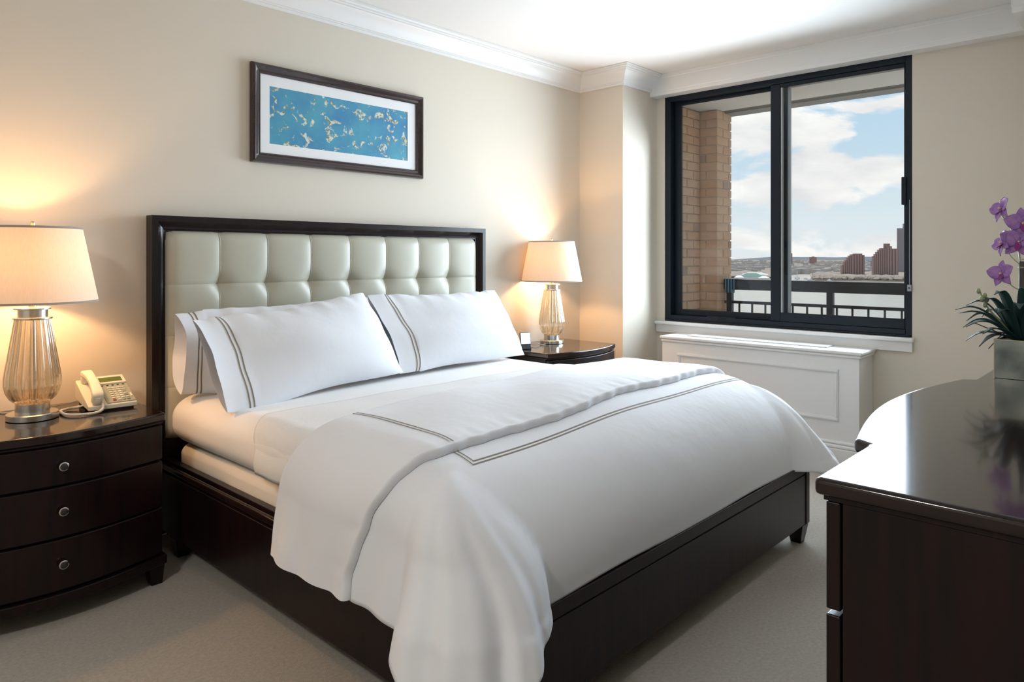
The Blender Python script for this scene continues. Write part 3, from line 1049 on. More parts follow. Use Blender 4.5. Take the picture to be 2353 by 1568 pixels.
# coverlet: wraps the mattress from below the pillows to the foot
def cov(off):
    def fn(u_, v_):
        y = 2.50 - 1.09 * v_
        # lateral arc from the left side, over the top, to the right side
        a = (u_ - 0.5) * 2
        W2 = 0.948
        side = 0.15
        tot = W2 + side
        s_ = a * tot
        R_ = 0.085
        xa = abs(s_)
        flat = W2 - R_
        arc = R_ * PI / 2
        if xa < flat: x, z = xa, 0.656
        elif xa < flat + arc:
            t_ = (xa - flat) / R_
            x, z = flat + R_ * math.sin(t_), 0.656 - R_ * (1 - math.cos(t_))
        else:
            x, z = W2 + 0.014 * math.sin(PI * min(1, (xa - flat - arc) / 0.12)), 0.656 - R_ - (xa - flat - arc)
        if xa > flat: y -= 0.10 * min(1, (xa - flat) / 0.16) * (1 - v_)
        z += 0.0018 * math.sin(y * 31 + s_ * 3) + 0.0018 * math.sin(s_ * 13 + y * 7)
        x += off
        return (2.1825 + math.copysign(x, s_) if s_ else 2.1825, y, z + off)
    return fn
cv = MB().grid(cov(0.004), 140, 90).build('coverlet', weave, smooth=80)
sm = cv.modifiers.new('solid', 'SOLIDIFY'); sm.thickness = 0.003; sm.offset = 1
tag(cv, 'white finely ribbed coverlet tucked over the mattress below the duvet', 'coverlet')

# ------------------------------------------------------------------ duvet
XC_ = 2.1825
ZT = 0.722
SX0, SX1 = 1.300, 3.065     # where the sides begin to roll over
SYF = 1.575                 # where the foot begins to roll over
AXS, AZS, AXF, AZF = 0.175, 0.17, 0.385, 0.335
PRE = 0.16
def ell(t, ax, az):
    return ax * math.sin(t), az * (1 - math.cos(t))
_tab = {}
def arc_pt(s_, ax, az):
    """point on a quarter ellipse at arc length s; returns h, drop, leftover"""
    key = (round(ax, 3), round(az, 3))
    if key not in _tab:
        N_ = 48
        L_ = [0.0]
        p_ = (0.0, 0.0)
        for i in range(1, N_ + 1):
            q_ = ell(PI / 2 * i / N_, ax, az)
            L_.append(L_[-1] + math.hypot(q_[0] - p_[0], q_[1] - p_[1]))
            p_ = q_
        _tab[key] = L_
    L_ = _tab[key]
    if s_ >= L_[-1]: return ax, az, s_ - L_[-1]
    lo = 0
    hi = len(L_) - 1
    while hi - lo > 1:
        md = (lo + hi) // 2
        if L_[md] <= s_: lo = md
        else: hi = md
    f = (s_ - L_[lo]) / (L_[hi] - L_[lo])
    h, d = ell(PI / 2 * (lo + f) / (len(L_) - 1), ax, az)
    return h, d, 0.0
def duvet_base(x, y):
    """x, y: flat cloth coordinates (metres, measured over the surface)"""
    ob = SYF - y if y < SYF else 0.0
    sh_ = 0.105 * sstep(0.0, 0.34, ob - PRE)       # the corner flare opens wider towards the foot hem
    a0, a1 = SX0 + sh_, SX1 - sh_ * 0.4
    oa, sx = (a0 - x, -1) if x < a0 else ((x - a1, 1) if x > a1 else (0.0, 1))
    bx, by = min(max(x, a0), a1), max(y, SYF)
    cxn = (x - XC_) / 0.9
    z = ZT - 0.018 * min(1, cxn * cxn) + 0.006 * math.sin(x * 3.1 + y * 4.3) + 0.004 * math.sin(x * 7.3 - y * 5.1) + 0.003 * math.sin(y * 13 + x * 2)
    if oa == 0 and ob == 0: return (x, y, z)
    # the first part of the foot roll carries the whole width; the corner opens only after it
    o1 = min(ob, PRE)
    h1, d1, _ = arc_pt(o1, AXF, AZF)
    by -= h1
    z -= d1
    ob2 = ob - o1
    r = math.hypot(oa, ob2)
    if r == 0: return (bx, by, z)
    ph = math.atan2(ob2, oa)
    c2, s2_ = math.cos(ph) ** 2, math.sin(ph) ** 2
    mid = max(0.0, math.sin(2 * ph))
    hs_, ds_, rs_ = arc_pt(r, AXS, AZS)
    hf_, df_, rf_ = arc_pt(PRE + r, AXF, AZF)
    hf_ -= h1 if ob2 > 0 else 0.0
    df_ -= d1 if ob2 > 0 else 0.0
    fl = math.radians(7 * c2 + 2 * s2_ + 27 * mid ** 0.55)
    fs1, ff1 = math.radians(7), math.radians(2)
    def tail(rest):
        return rest * math.sin(fl), rest * math.cos(fl)
    ts, tf = tail(rs_), tail(rf_)
    wav = 0.0
    if rs_ > 0:
        g_ = min(1, rs_ / 0.16)
        yy_ = y if ob2 == 0 else SYF - PRE
        wav = g_ * c2 * (0.010 * math.sin(yy_ * 17 + 0.6) + 0.005 * math.sin(yy_ * 41 + x * 5))
    if mid > 0:
        wav += mid ** 0.7 * min(1, r / 0.45) ** 2 * (0.020 * math.sin(ph * 13.0 + 0.3) + 0.006 * math.sin(ph * 29.0))
    bul = 0.125 * mid ** 0.5 * min(1.0, r / 0.42) ** 1.6
    wav += bul
    ex = abs(math.cos(ph)) ** 0.55 if oa > 0 else 0.0
    ey = abs(math.sin(ph)) ** 0.55 if ob2 > 0 else 0.0
    px_ = bx + sx * (ex * hs_ + (ts[0] * c2 + tf[0] * s2_ + wav) * math.cos(ph))
    py_ = by - (ey * hf_ + (ts[0] * c2 + tf[0] * s2_ + wav) * math.sin(ph))
    z -= c2 * (ds_ + ts[1]) + s2_ * (df_ + tf[1])
    return (px_, py_, z)
def duvet_pt(x, y, off=0.0):
    p0 = Vector(duvet_base(x, y))
    if off == 0: return p0
    e_ = 0.006
    du = Vector(duvet_base(x + e_, y)) - Vector(duvet_base(x - e_, y))
    dv = Vector(duvet_base(x, y + e_)) - Vector(duvet_base(x, y - e_))
    n_ = du.cross(dv)
    n_ = n_.normalized() if n_.length > 1e-9 else Vector((0, 0, 1))
    return p0 + n_ * off
HANG = 0.475        # cloth measured from the start of the side roll to the hem
FOOT = 0.600
dx0, dx1 = SX0 - HANG, SX1 + HANG
dy0 = SYF - FOOT
def y_head(x):
    """fold line where the duvet is turned back"""
    return 1.985 + 0.115 * sstep(1.3, 3.1, x) + 0.045 * sstep(1.25, 0.85, x)
def y_free(x):
    """free edge of the turned back part"""
    return 1.505 + 0.085 * sstep(1.4, 3.2, x) + 0.115 * sstep(1.30, 0.85, x) + 0.008 * math.sin(x * 9)
dv = thing('duvet', 'white duvet folded back at the top and draped over the foot of the bed', 'duvet', (2.18, 1.6, 0.08))
NX, NY = 230, 150
TH = 0.034
def puff(u_, v_):
    """quilt thickness fades at the hems"""
    e_ = min(u_, 1 - u_, v_) * 9
    return 0.35 + 0.65 * sstep(0, 1, e_)
def body(u_, v_):
    x = dx0 + (dx1 - dx0) * u_
    yh = y_head(x) - 0.012
    y = dy0 + (yh - dy0) * v_
    return duvet_pt(x, y, 0.0)
bo = MB().grid(body, NX, NY).build('body', linen, dv, smooth=170)
sm = bo.modifiers.new('solid', 'SOLIDIFY'); sm.thickness = 0.022; sm.offset = -1
# turned back part: grows out of the fold, lies on the body, ends in a plump rolled edge
FT = 0.032
def fold(u_, v_):
    x = dx0 + 0.004 + (dx1 - dx0 - 0.008) * u_
    yh, yf = y_head(x), y_free(x)
    L_ = yh - yf
    nose = 0.17
    tail = 0.68
    if v_ < nose:                       # rounded nose at the fold
        a = PI * v_ / nose
        off = FT / 2 - (FT / 2) * math.cos(a) - 0.004
        y = yh + 0.022 * math.sin(a) - 0.010
    elif v_ < tail:
        t_ = (v_ - nose) / (tail - nose)
        off = FT - 0.004 + 0.010 * math.sin(PI * t_) + 0.003 * math.sin(x * 11 + t_ * 6) + t_ ** 12 * (0.0016 * math.sin(x * 57 + 3 * math.sin(x * 8)) + 0.0012 * math.sin(x * 113 + 4 * math.sin(x * 5)))
        y = yh - 0.010 - (L_ - 0.010) * t_
    else:                               # rolled free edge back to the body
        t_ = (v_ - tail) / (1 - tail)
        a = PI * 0.75 * t_
        off = FT - 0.004 - (FT / 2) * (1 - math.cos(a)) * 1.0
        y = yf - 0.009 * math.sin(a) + 0.002 * math.sin(x * 37) + 0.002 * math.sin(x * 71 + 1)
    return duvet_pt(x, y, off)
fo_ = MB().grid(fold, 230, 76).build('turned_down_fold', linen, dv, smooth=170)
def ribbon(path, w_, name, off, fnp):
    """strip of stitching along a flat-cloth path [(x, y)...]"""
    m_ = MB()
    vs_ = []
    n_ = len(path)
    for i, (x, y) in enumerate(path):
        a = Vector(path[max(i - 1, 0)])
        b = Vector(path[min(i + 1, n_ - 1)])
        d = (b - a).normalized()
        nn = Vector((-d.y, d.x)) * w_ / 2
        vs_.append(fnp(x + nn.x, y + nn.y, off))
        vs_.append(fnp(x - nn.x, y - nn.y, off))
    fs_ = [(2 * i, 2 * i + 1, 2 * i + 3, 2 * i + 2) for i in range(n_ - 1)]
    m_.add(vs_, fs_)
    o_ = m_.build(name, thread, dv, smooth=170)
    return o_
def seg(p0, p1, n_):
    return [(p0[0] + (p1[0] - p0[0]) * i / n_, p0[1] + (p1[1] - p0[1]) * i / n_) for i in range(n_ + 1)]
for g_ in (0.0, 0.014):
    ribbon(seg((1.355 + g_, 1.51), (1.355 + g_, 1.415 + g_), 8), 0.0045, 'stripe', 0.0016, duvet_pt)
    ribbon(seg((1.353 + g_, 1.413 + g_), (3.16, 1.46 + g_), 120), 0.0045, 'stripe', 0.0016, duvet_pt)
def fold_pt(x, y, off):
    yh, yf = y_head(x), y_free(x)
    t_ = max(0.0, min(1.0, (yh - 0.010 - y) / (yh - yf - 0.010)))
    v_ = 0.17 + 0.51 * t_
    u_ = (x - dx0 - 0.004) / (dx1 - dx0 - 0.008)
    p_ = fold(u_, v_)
    e_ = 0.004
    n_ = (fold(u_ + e_, v_) - fold(u_ - e_, v_)).cross(fold(u_, max(0.18, v_ - e_ * 2)) - fold(u_, min(0.67, v_ + e_ * 2))).normalized()
    return p_ + n_ * off
for g_ in (0.0, 0.014):
    ribbon(seg((1.345 + g_, y_head(1.36) - 0.012), (1.345 + g_, y_free(1.36) + 0.002), 40), 0.0045, 'stripe', 0.0018, fold_pt)

# ------------------------------------------------------------------ pillows
def pillow(label, loc, rotz, tilt, L=0.92, Hh=0.50, T=0.16, mouth=0.05, seed=1, roll=0.0, flap=0.0, band=0.100):
    """pillowcase: local x along its length (open hem at -x), local z up its height, local -y the front"""
    t = thing('pillow', label, 'pillow', loc, 0.0, 'pillows propped against the headboard')
    Mx = Matrix.Rotation(rotz, 3, 'Z') @ Matrix.Rotation(roll, 3, 'Y') @ Matrix.Rotation(tilt, 3, 'X')
    rn = random.Random(seed)
    ph_ = [rn.uniform(0, 6.28) for _ in range(8)]
    fill0 = -L / 2 + 0.13        # the filling ends here; beyond it is the empty hem
    def pt(a, w_, off=0.0):
        # a in 0..1 round the section, w 0..1 from open hem to closed end
        x = -L / 2 + L * w_
        th = 2 * PI * a
        v_ = -math.cos(th)                   # -1 bottom .. 1 top
        front = math.sin(th)                 # >0 front
        f = (x - fill0) / (L / 2 - fill0)
        if f < 0:
            k_ = -f * (L / 2 - fill0) / 0.13
            d = (T * 0.42) * (1 - k_) + mouth * k_
            hh = Hh / 2 * (0.975 - 0.02 * k_)
            prof_ = (1 - v_ * v_) ** (0.5 + 0.25 * k_)
        else:
            d = T * (0.42 + 0.58 * math.sin(min(1, f / 0.5) * PI / 2)) if f < 0.5 else T * (1 - ((f - 0.5) / 0.5) ** 3.2) ** 0.75 if f < 1 else 0.0
            hh = Hh / 2 * (1 - 0.045 * math.sin(PI * f) + 0.02 * f ** 6)
            prof_ = max(0.0, 1 - v_ * v_) ** 0.62
        sag = 1 + 0.18 * (-v_)
        y = -math.copysign(1, front) * d * prof_ * sag * (1.0 if front > 0 else 0.55)
        wr = 0.006 * math.sin(x * 47 + ph_[0]) * max(0, v_) ** 4 + 0.003 * math.sin(x * 83 + ph_[1]) * max(0, v_) ** 6
        wr += 0.004 * math.sin(x * 11 + v_ * 3 + ph_[2]) * prof_ + 0.003 * math.sin(x * 5 + v_ * 9 + ph_[3]) * prof_
        y += wr
        z = Hh / 2 + hh * v_ + 0.005 * math.sin(x * 9 + ph_[4]) * v_ + 0.012 * math.sin(x * 4 + ph_[5]) * max(0, v_)
        if f < 0:
            y += flap * (-f * (L / 2 - fill0) / 0.13) ** 2 * (-1)
            x += 0.012 * math.sin(v_ * 2.6 + ph_[6])
        if off:
            y += -math.copysign(off, front)
        return Mx @ Vector((x, y, z))
    g = MB().grid(lambda a, w_: pt(a, w_), 72, 70, close_u=True)
    o = g.build('pillowcase', linen, t, smooth=170, world=False)
    for w0 in (band / L, (band + 0.018) / L):
        rb = MB()
        N_ = 90
        vs_ = []
        for i in range(N_):
            a = i / N_
            vs_.append(pt(a, w0, 0.0016)); vs_.append(pt(a, w0 + 0.0062 / L, 0.0016))
        fs_ = [(2 * i, 2 * i + 1, (2 * i + 3) % (2 * N_), (2 * i + 2) % (2 * N_)) for i in range(N_)]
        rb.add(vs_, fs_).build('stripe', thread, t, smooth=170, world=False)
    return t
R = math.radians
pillow('back pillow on the left, striped hem showing behind the front pillow', (1.690, 3.045, 0.664), R(0), R(-17), L=0.93, Hh=0.36 / math.cos(R(17)) , T=0.085, mouth=0.095, seed=3, flap=0.01, band=0.062)
pillow('back pillow on the right, almost hidden behind the front pillow', (2.665, 3.055, 0.664), R(0), R(-17), L=0.93, Hh=0.37 / math.cos(R(17)), T=0.085, mouth=0.03, seed=4)
pillow('front left white pillow with taupe striped hem beside the telephone', (1.722, 2.735, 0.660), R(7), R(-34), roll=R(-3.2), L=0.95, Hh=0.445, T=0.125, mouth=0.035, seed=5, flap=0.02)
pillow('front right white pillow with taupe striped hem nearest the window', (2.660, 2.82, 0.668), R(2), R(-32), L=0.96, Hh=0.455, T=0.125, mouth=0.03, seed=6)

# ================================================================== NIGHTSTANDS
def bow(x, half, y_end, depth):
    """front line of a bowed cabinet"""
    q_ = x / half
    return y_end - depth * math.cos(PI / 2 * max(-1, min(1, q_))) ** 1.0
def bow_poly(half, y_end, depth, y_back, n_=20):
    pts = [(-half + 2 * half * i / n_, bow(-half + 2 * half * i / n_, half, y_end, depth)) for i in range(n_ + 1)]
    return pts + [(half, y_back), (-half, y_back)]
def make_nightstand(label):
    t = thing('nightstand', label, 'nightstand', (0, 0, 0), 0, 'espresso nightstands')
    YE, DP, YK = -0.245, 0.075, 0.245          # local: front at -y, back at +y
    MB().prism(bow_poly(0.352, YE + 0.022, DP, YK), 0.100, 0.615).build('carcass', wood, t, world=False, smooth=30)
    tp = MB().prism(bow_poly(0.366, YE - 0.002, DP, YK + 0.002), 0.624, 0.655).build('top', wood_top, t, world=False, bevel=0.008, seg=3)
    MB().prism(bow_poly(0.360, YE + 0.006, DP, YK), 0.614, 0.624).build('top_moulding', wood, t, world=False, bevel=0.003)
    def front(z0, z1):
        m_ = MB()
        n_ = 24
        hw = 0.353
        vs_ = []
        for i in range(n_ + 1):
            x = -hw + 2 * hw * i / n_
            y = bow(x, 0.36, YE, DP)
            vs_ += [(x, y, z0), (x, y, z1), (x, y + 0.0215, z1), (x, y + 0.0215, z0)]
        fs_ = []
        for i in range(n_):
            for k in range(4):
                fs_.append((4 * i + k, 4 * i + (k + 1) % 4, 4 * i + 4 + (k + 1) % 4, 4 * i + 4 + k))
        fs_ += [(0, 1, 2, 3), tuple(4 * n_ + k for k in (3, 2, 1, 0))]
        m_.add(vs_, fs_)
        d_ = m_.build('drawer', wood, t, world=False, bevel=0.004)
        yk = bow(0, 0.36, YE, DP)
        zc = (z0 + z1) / 2
        if z1 - z0 > 0.15: zc += 0.006
        kb = MB()
        kb.lathe([(0.005, 0.0), (0.005, 0.012), (0.013, 0.014), (0.0150, 0.018), (0.0150, 0.022), (0.0120, 0.0240)], n=24)
        kb.xform(Matrix.Translation((0, yk, zc)) @ Matrix.Rotation(R(90), 4, 'X'))
        ko = kb.build('knob', nickel, d_, world=False, smooth=40)
        ci = MB().lathe([(0.0118, 0.0242), (0.009, 0.0262), (0.003, 0.0272)], n=20)
        ci.xform(Matrix.Translation((0, yk, zc)) @ Matrix.Rotation(R(90), 4, 'X'))
        ci.build('knob_inlay', chrome, d_, world=False, smooth=60)
    front(0.480, 0.610)
    front(0.302, 0.472)
    front(0.122, 0.294)
    MB().prism(bow_poly(0.370, YE - 0.006, DP, YK), 0.078, 0.112).build('base_moulding', wood, t, world=False, bevel=0.004)
    for sx in (-1, 1):
        for yy in (YE + 0.030, YK - 0.032):
            MB().taper((sx * 0.338, yy), (0.020, 0.020), 0.0, (sx * 0.334, yy), (0.030, 0.030), 0.080).build('leg', wood, t, world=False, bevel=0.002)
    return t
ns = make_nightstand('dark bow front three drawer nightstand left of the bed')
ns.location = (0.712, 3.075, 0)
ns2 = copy_tree(ns)
ns2.location = (3.703, 3.075, 0)
ns2['label'] = 'dark bow front nightstand between the bed and the window pillar'

# ================================================================== TABLE LAMPS
def make_lamp(label):
    t = thing('table_lamp', label, 'lamp', (0, 0, 0), 0, 'ribbed glass table lamps')
    MB().lathe([(0.074, 0.0), (0.083, 0.002), (0.083, 0.021), (0.080, 0.024)], n=48).build('base_disc', nickel, t, world=False, smooth=40)
    MB().lathe([(0.055, 0.024), (0.055, 0.058)], n=40).build('base_collar', nickel, t, world=False, smooth=40)
    outer = [(0.050, 0.058), (0.060, 0.064), (0.074, 0.078), (0.086, 0.100), (0.0915, 0.125), (0.0915, 0.150), (0.087, 0.185), (0.080, 0.225), (0.073, 0.270), (0.066, 0.315), (0.060, 0.352), (0.058, 0.366)]
    inner = [(r_ - 0.006, z_ + (0.004 if i == 0 else 0)) for i, (r_, z_) in enumerate(outer)]
    # smooth the outline
    def fine(pr_):
        out = []
        for i in range(len(pr_) - 1):
            for k in range(3):
                f = k / 3
                out.append((pr_[i][0] * (1 - f) + pr_[i + 1][0] * f, pr_[i][1] * (1 - f) + pr_[i + 1][1] * f))
        return out + [pr_[-1]]
    gl = MB()
    n_ = 18 * 10
    fo_ = fine(outer)
    def shell(pr_, rib_amp):
        vs_ = []
        for (r_, z_) in pr_:
            for i in range(n_):
                a = 2 * PI * i / n_ + 0.35 * (z_ - 0.2) * 0
                lob = abs(math.cos(9 * a))
                rr = r_ * (1 - rib_amp * (1 - lob) ** 1.4)
                vs_.append((rr * math.cos(a), rr * math.sin(a), z_))
        return vs_
    vo = shell(fo_, 0.20)
    vi = shell(fine(inner), 0.10)
    k = len(fo_)
    fs_ = []
    for j in range(k - 1):
        for i in range(n_):
            i2 = (i + 1) % n_
            fs_.append((j * n_ + i, j * n_ + i2, (j + 1) * n_ + i2, (j + 1) * n_ + i))
            b_ = k * n_
            fs_.append((b_ + j * n_ + i, b_ + (j + 1) * n_ + i, b_ + (j + 1) * n_ + i2, b_ + j * n_ + i2))
    for i in range(n_):
        i2 = (i + 1) % n_
        fs_.append((i, k * n_ + i, k * n_ + i2, i2))
        fs_.append(((k - 1) * n_ + i, (k - 1) * n_ + i2, k * n_ + (k - 1) * n_ + i2, k * n_ + (k - 1) * n_ + i))
    gl.add(vo + vi, fs_).build('glass_body', amber_glass, t, world=False, smooth=70)
    MB().lathe([(0.0055, 0.05), (0.0055, 0.37)], n=12).build('inner_rod', nickel, t, world=False, smooth=40)
    MB().lathe([(0.054, 0.366), (0.064, 0.368), (0.064, 0.373), (0.048, 0.375), (0.048, 0.402), (0.060, 0.404), (0.060, 0.409), (0.050, 0.412)], n=40).build('neck_collar', nickel, t, world=False, smooth=35)
    MB().lathe([(0.012, 0.412), (0.012, 0.455), (0.016, 0.457), (0.016, 0.505), (0.008, 0.508)], n=16).build('socket', gold, t, world=False, smooth=35)
    sh = MB().lathe([(0.2115, 0.430), (0.1585, 0.706)], n=72, cap=False).build('lamp_shade', shade_linen, t, world=False, smooth=60)
    trim_m = MATS.get('shade_trim') or mat('shade_trim', (0.40, 0.34, 0.29), 0.9)
    MB().lathe([(0.2125, 0.4285), (0.2115, 0.436), (0.2095, 0.436), (0.2105, 0.4285)], n=72, closed=True).build('lower_trim', trim_m, sh, world=False, smooth=50)
    MB().lathe([(0.1605, 0.700), (0.1592, 0.708), (0.1572, 0.708), (0.1585, 0.700)], n=72, closed=True).build('upper_trim', trim_m, sh, world=False, smooth=50)
    sp = MB()
    for k_ in range(3):
        a = k_ * 2 * PI / 3 + 0.4
        sp.tube([(0, 0, 0.690), (0.158 * math.cos(a), 0.158 * math.sin(a), 0.703)], 0.0018, 6)
    sp.build('spider', gold, t, world=False)
    hp_ = MB()
    hp_.tube([(0.02 * math.cos(a), 0, 0.49 + 0.1 * math.sin(a)) if False else (0.045 * math.sin(PI * k_ / 12), 0, 0.46 + 0.24 * k_ / 12) for k_, a in enumerate([0] * 13)], 0.0015, 6)
    hp_.tube([(-0.045 * math.sin(PI * k_ / 12), 0, 0.46 + 0.24 * k_ / 12) for k_ in range(13)], 0.0015, 6)
    hp_.build('harp', gold, t, world=False)
    MB().lathe([(0.003, 0.69), (0.003, 0.706), (0.008, 0.708), (0.0085, 0.724), (0.004, 0.728)], n=14).build('finial', gold, t, world=False, smooth=40)
    return t
LAMP = 12.5
lamp_col = (1.0, 0.58, 0.27)
ll = make_lamp('lit ribbed amber glass table lamp beside the telephone')
ll.location = (0.702, 3.085, 0.6555)
lr = copy_tree(ll)
lr.location = (3.790, 3.170, 0.6555)
lr['label'] = 'lit ribbed amber glass table lamp near the window pillar'
for L_ in (ll, lr):
    light('bulb', 'POINT', (0, 0, 0.565), LAMP, lamp_col, parent=L_, shadow_soft_size=0.03)
    # bulb glass around nothing else: light comes from the point lamp inside the shade
# lamp flexes
def flex(label, pts, r_, m_, name='lamp_cord'):
    o = MB().tube(pts, r_, 8).build(name, m_, smooth=60)
    return tag(o, label, 'cord')
flex('thin pale lamp flex curling behind the left lamp', [(0.700, 3.172, 0.6585), (0.690, 3.20, 0.659), (0.66, 3.235, 0.659), (0.64, 3.27, 0.6585), (0.64, 3.315, 0.6585)], 0.0022, cord_clear)
flex('thin pale lamp flex looping beside the right lamp base', [(3.706, 3.150, 0.6585), (3.66, 3.14, 0.659), (3.60, 3.145, 0.672), (3.56, 3.19, 0.664), (3.60, 3.24, 0.6585), (3.66, 3.31, 0.6585)], 0.0022, cord_clear)

# ================================================================== TELEPHONE
ph = thing('desk_telephone', 'ivory corded desk telephone with keypad on the left nightstand', 'telephone', (0.955, 3.02, 0.6555), R(-3))
def slope(y):
    return 0.022 + 0.075 * y / 0.20
b_ = MB()
# wedge base, local x -0.085..0.085, y 0..0.2
def wedge(x0, x1, y0, y1, z0f, top0, top1, name, m_, bev=0.004):
    q_ = MB().add([(x0, y0, z0f), (x1, y0, z0f), (x1, y1, z0f + (0.02 if name == 'telephone_base' else 0)), (x0, y1, z0f + (0.02 if name == 'telephone_base' else 0)), (x0, y0, top0), (x1, y0, top0), (x1, y1, top1), (x0, y1, top1)],
                 [(0, 3, 2, 1), (4, 5, 6, 7), (0, 1, 5, 4), (1, 2, 6, 5), (2, 3, 7, 6), (3, 0, 4, 7)])
    return q_.build(name, m_, ph, world=False, bevel=bev)
wedge(-0.086, 0.086, 0.0, 0.205, 0.006, 0.024, 0.100, 'telephone_base', phone_plastic)
MB().box(-0.075, 0.075, 0.10, 0.195, 0.0, 0.030).build('stand', phone_dark, ph, world=False, bevel=0.003)
MB().box(-0.07, 0.075, 0.010, 0.03, 0.0, 0.008).build('foot', phone_dark, ph, world=False)
al = math.atan2(0.076, 0.205)
def on_face(x, s_, up=0.0):
    """point on the sloped face: s = distance up the slope"""
    return Vector((x, s_ * math.cos(al) - up * math.sin(al), 0.024 + s_ * math.sin(al) + up * math.cos(al)))
def face_box(x0, x1, s0, s1, u0, u1, name, m_, parent=ph, bev=0.0015):
    vs_ = [on_face(x, s_, u_) for u_ in (u0, u1) for (x, s_) in ((x0, s0), (x1, s0), (x1, s1), (x0, s1))]
    return MB().add(vs_, [(0, 3, 2, 1), (4, 5, 6, 7), (0, 1, 5, 4), (1, 2, 6, 5), (2, 3, 7, 6), (3, 0, 4, 7)]).build(name, m_, parent, world=False, bevel=bev)
face_box(-0.020, 0.083, 0.006, 0.148, 0.0, 0.004, 'keypad_plate', phone_grey)
dh = face_box(-0.022, 0.083, 0.148, 0.212, 0.0, 0.012, 'display_housing', phone_plastic, bev=0.003)
face_box(-0.012, 0.070, 0.158, 0.194, 0.0118, 0.0128, 'display', lcd, dh, bev=0.0)
for i in range(5):
    face_box(-0.012 + i * 0.019, -0.004 + i * 0.019, 0.138, 0.142, 0.004, 0.006, 'soft_key', phone_dark, bev=0.0)
for r_ in range(7):
    for c_ in range(4):
        s0 = 0.016 + r_ * 0.0155
        x0 = 0.002 + c_ * 0.0165
        m_ = red_key if (r_ == 0 and c_ == 0) else phone_key
        dk = (r_ == 0 and c_ >= 2) or (c_ == 3 and r_ in (2, 4))
        if r_ >= 5:
            face_box(x0, x0 + 0.0145, s0 + 0.0035, s0 + 0.0095, 0.004, 0.008, 'key', phone_key, bev=0.001)
        else:
            face_box(x0 + 0.001, x0 + 0.0125, s0, s0 + 0.0085, 0.004, 0.0085, 'key', phone_grey if dk else m_, bev=0.0015)
face_box(0.071, 0.077, 0.035, 0.062, 0.004, 0.008, 'volume_key', phone_key, bev=0.0015)
# handset: arched bar with two cups lying along the left side
hs = MB()
def hs_fn(a, w_):
    th = 2 * PI * a
    s_ = 0.002 + 0.208 * w_
    arch = 0.020 + 0.024 * math.sin(PI * w_) ** 0.7
    wd = 0.0220 - 0.0055 * math.sin(PI * w_)
    tk = 0.010 + 0.007 * (abs(2 * w_ - 1) ** 2)
    e_ = 0.45
    endr = min(1.0, (min(w_, 1 - w_) / 0.06)) ** 0.5 if min(w_, 1 - w_) < 0.06 else 1.0
    cx_, sx_ = math.cos(th), math.sin(th)
    x = -0.054 + wd * (0.75 + 0.25 * endr) * math.copysign(abs(cx_) ** e_, cx_)
    u_ = arch + 0.010 + tk * (0.6 + 0.4 * endr) * math.copysign(abs(sx_) ** e_, sx_)
    return on_face(x, s_, u_)
hs.grid(hs_fn, 32, 30, close_u=True)
n0 = 0
hs.f += [tuple(range(31, -1, -1)), tuple(29 * 32 + i for i in range(32))]
ho = hs.build('handset', phone_plastic, ph, world=False, smooth=60)
for s0, nm in ((0.018, 'mouthpiece'), (0.192, 'earpiece')):
    q_ = MB().lathe([(0.016, -0.004), (0.020, 0.004), (0.021, 0.016), (0.019, 0.026)], n=24)
    q_.xform(Matrix.Translation(on_face(-0.054, s0, 0.006)) @ Matrix.Rotation(al, 4, 'X'))
    q_.build(nm, phone_plastic, ho, world=False, smooth=50)
# coiled cord: from handset end, along the top, behind the lamp base, back to the side of the telephone
def spline(pts, n_):
    P = [Vector(p_) for p_ in pts]
    P = [P[0] * 2 - P[1]] + P + [P[-1] * 2 - P[-2]]
    out = []
    for i in range(1, len(P) - 2):
        for k in range(n_):
            t_ = k / n_
            a, b, c_, d = P[i - 1], P[i], P[i + 1], P[i + 2]
            out.append(0.5 * ((2 * b) + (c_ - a) * t_ + (2 * a - 5 * b + 4 * c_ - d) * t_ * t_ + (3 * b - a - 3 * c_ + d) * t_ ** 3))
    return out + [P[-2]]
path = spline([(0.916, 3.018, 0.698), (0.912, 3.000, 0.672), (0.885, 2.985, 0.6625), (0.835, 2.985, 0.6625), (0.800, 3.015, 0.6625), (0.793, 3.06, 0.6625), (0.800, 3.115, 0.6625), (0.830, 3.140, 0.6625), (0.862, 3.128, 0.6660), (0.876, 3.110, 0.6720)], 44)
coil = []
acc = 0.0
prev = None
for i, q_ in enumerate(path):
    if prev is not None: acc += (q_ - prev).length
    prev = q_
    t_ = (path[min(i + 1, len(path) - 1)] - path[max(i - 1, 0)]).normalized()
    n1 = t_.cross(Vector((0, 0, 1))).normalized()
    n2 = n1.cross(t_)
    coil.append((q_, n1, n2, acc))
cpts = []
tot = coil[-1][3]
NS = 1500
for s_i in range(NS):
    f = s_i / (NS - 1) * (len(coil) - 1)
    i = min(int(f), len(coil) - 2)
    g_ = f - i
    c0, c1 = coil[i], coil[i + 1]
    q_ = c0[0].lerp(c1[0], g_); n1 = c0[1].lerp(c1[1], g_); n2 = c0[2].lerp(c1[2], g_)
    ac = c0[3] + (c1[3] - c0[3]) * g_
    an = ac / 0.0036 * 2 * PI
    k_ = min(1, ac / 0.02, (tot - ac) / 0.02)
    cpts.append(q_ + (n1 * math.cos(an) + n2 * math.sin(an)) * 0.0038 * k_)
cc = MB().tube(cpts, 0.0017, 5).xform(Matrix.Rotation(-R(-3), 4, 'Z') @ Matrix.Translation((-0.955, -3.02, -0.6555)))
cc.build('handset_cord', cord_white, ph, world=False, smooth=80)
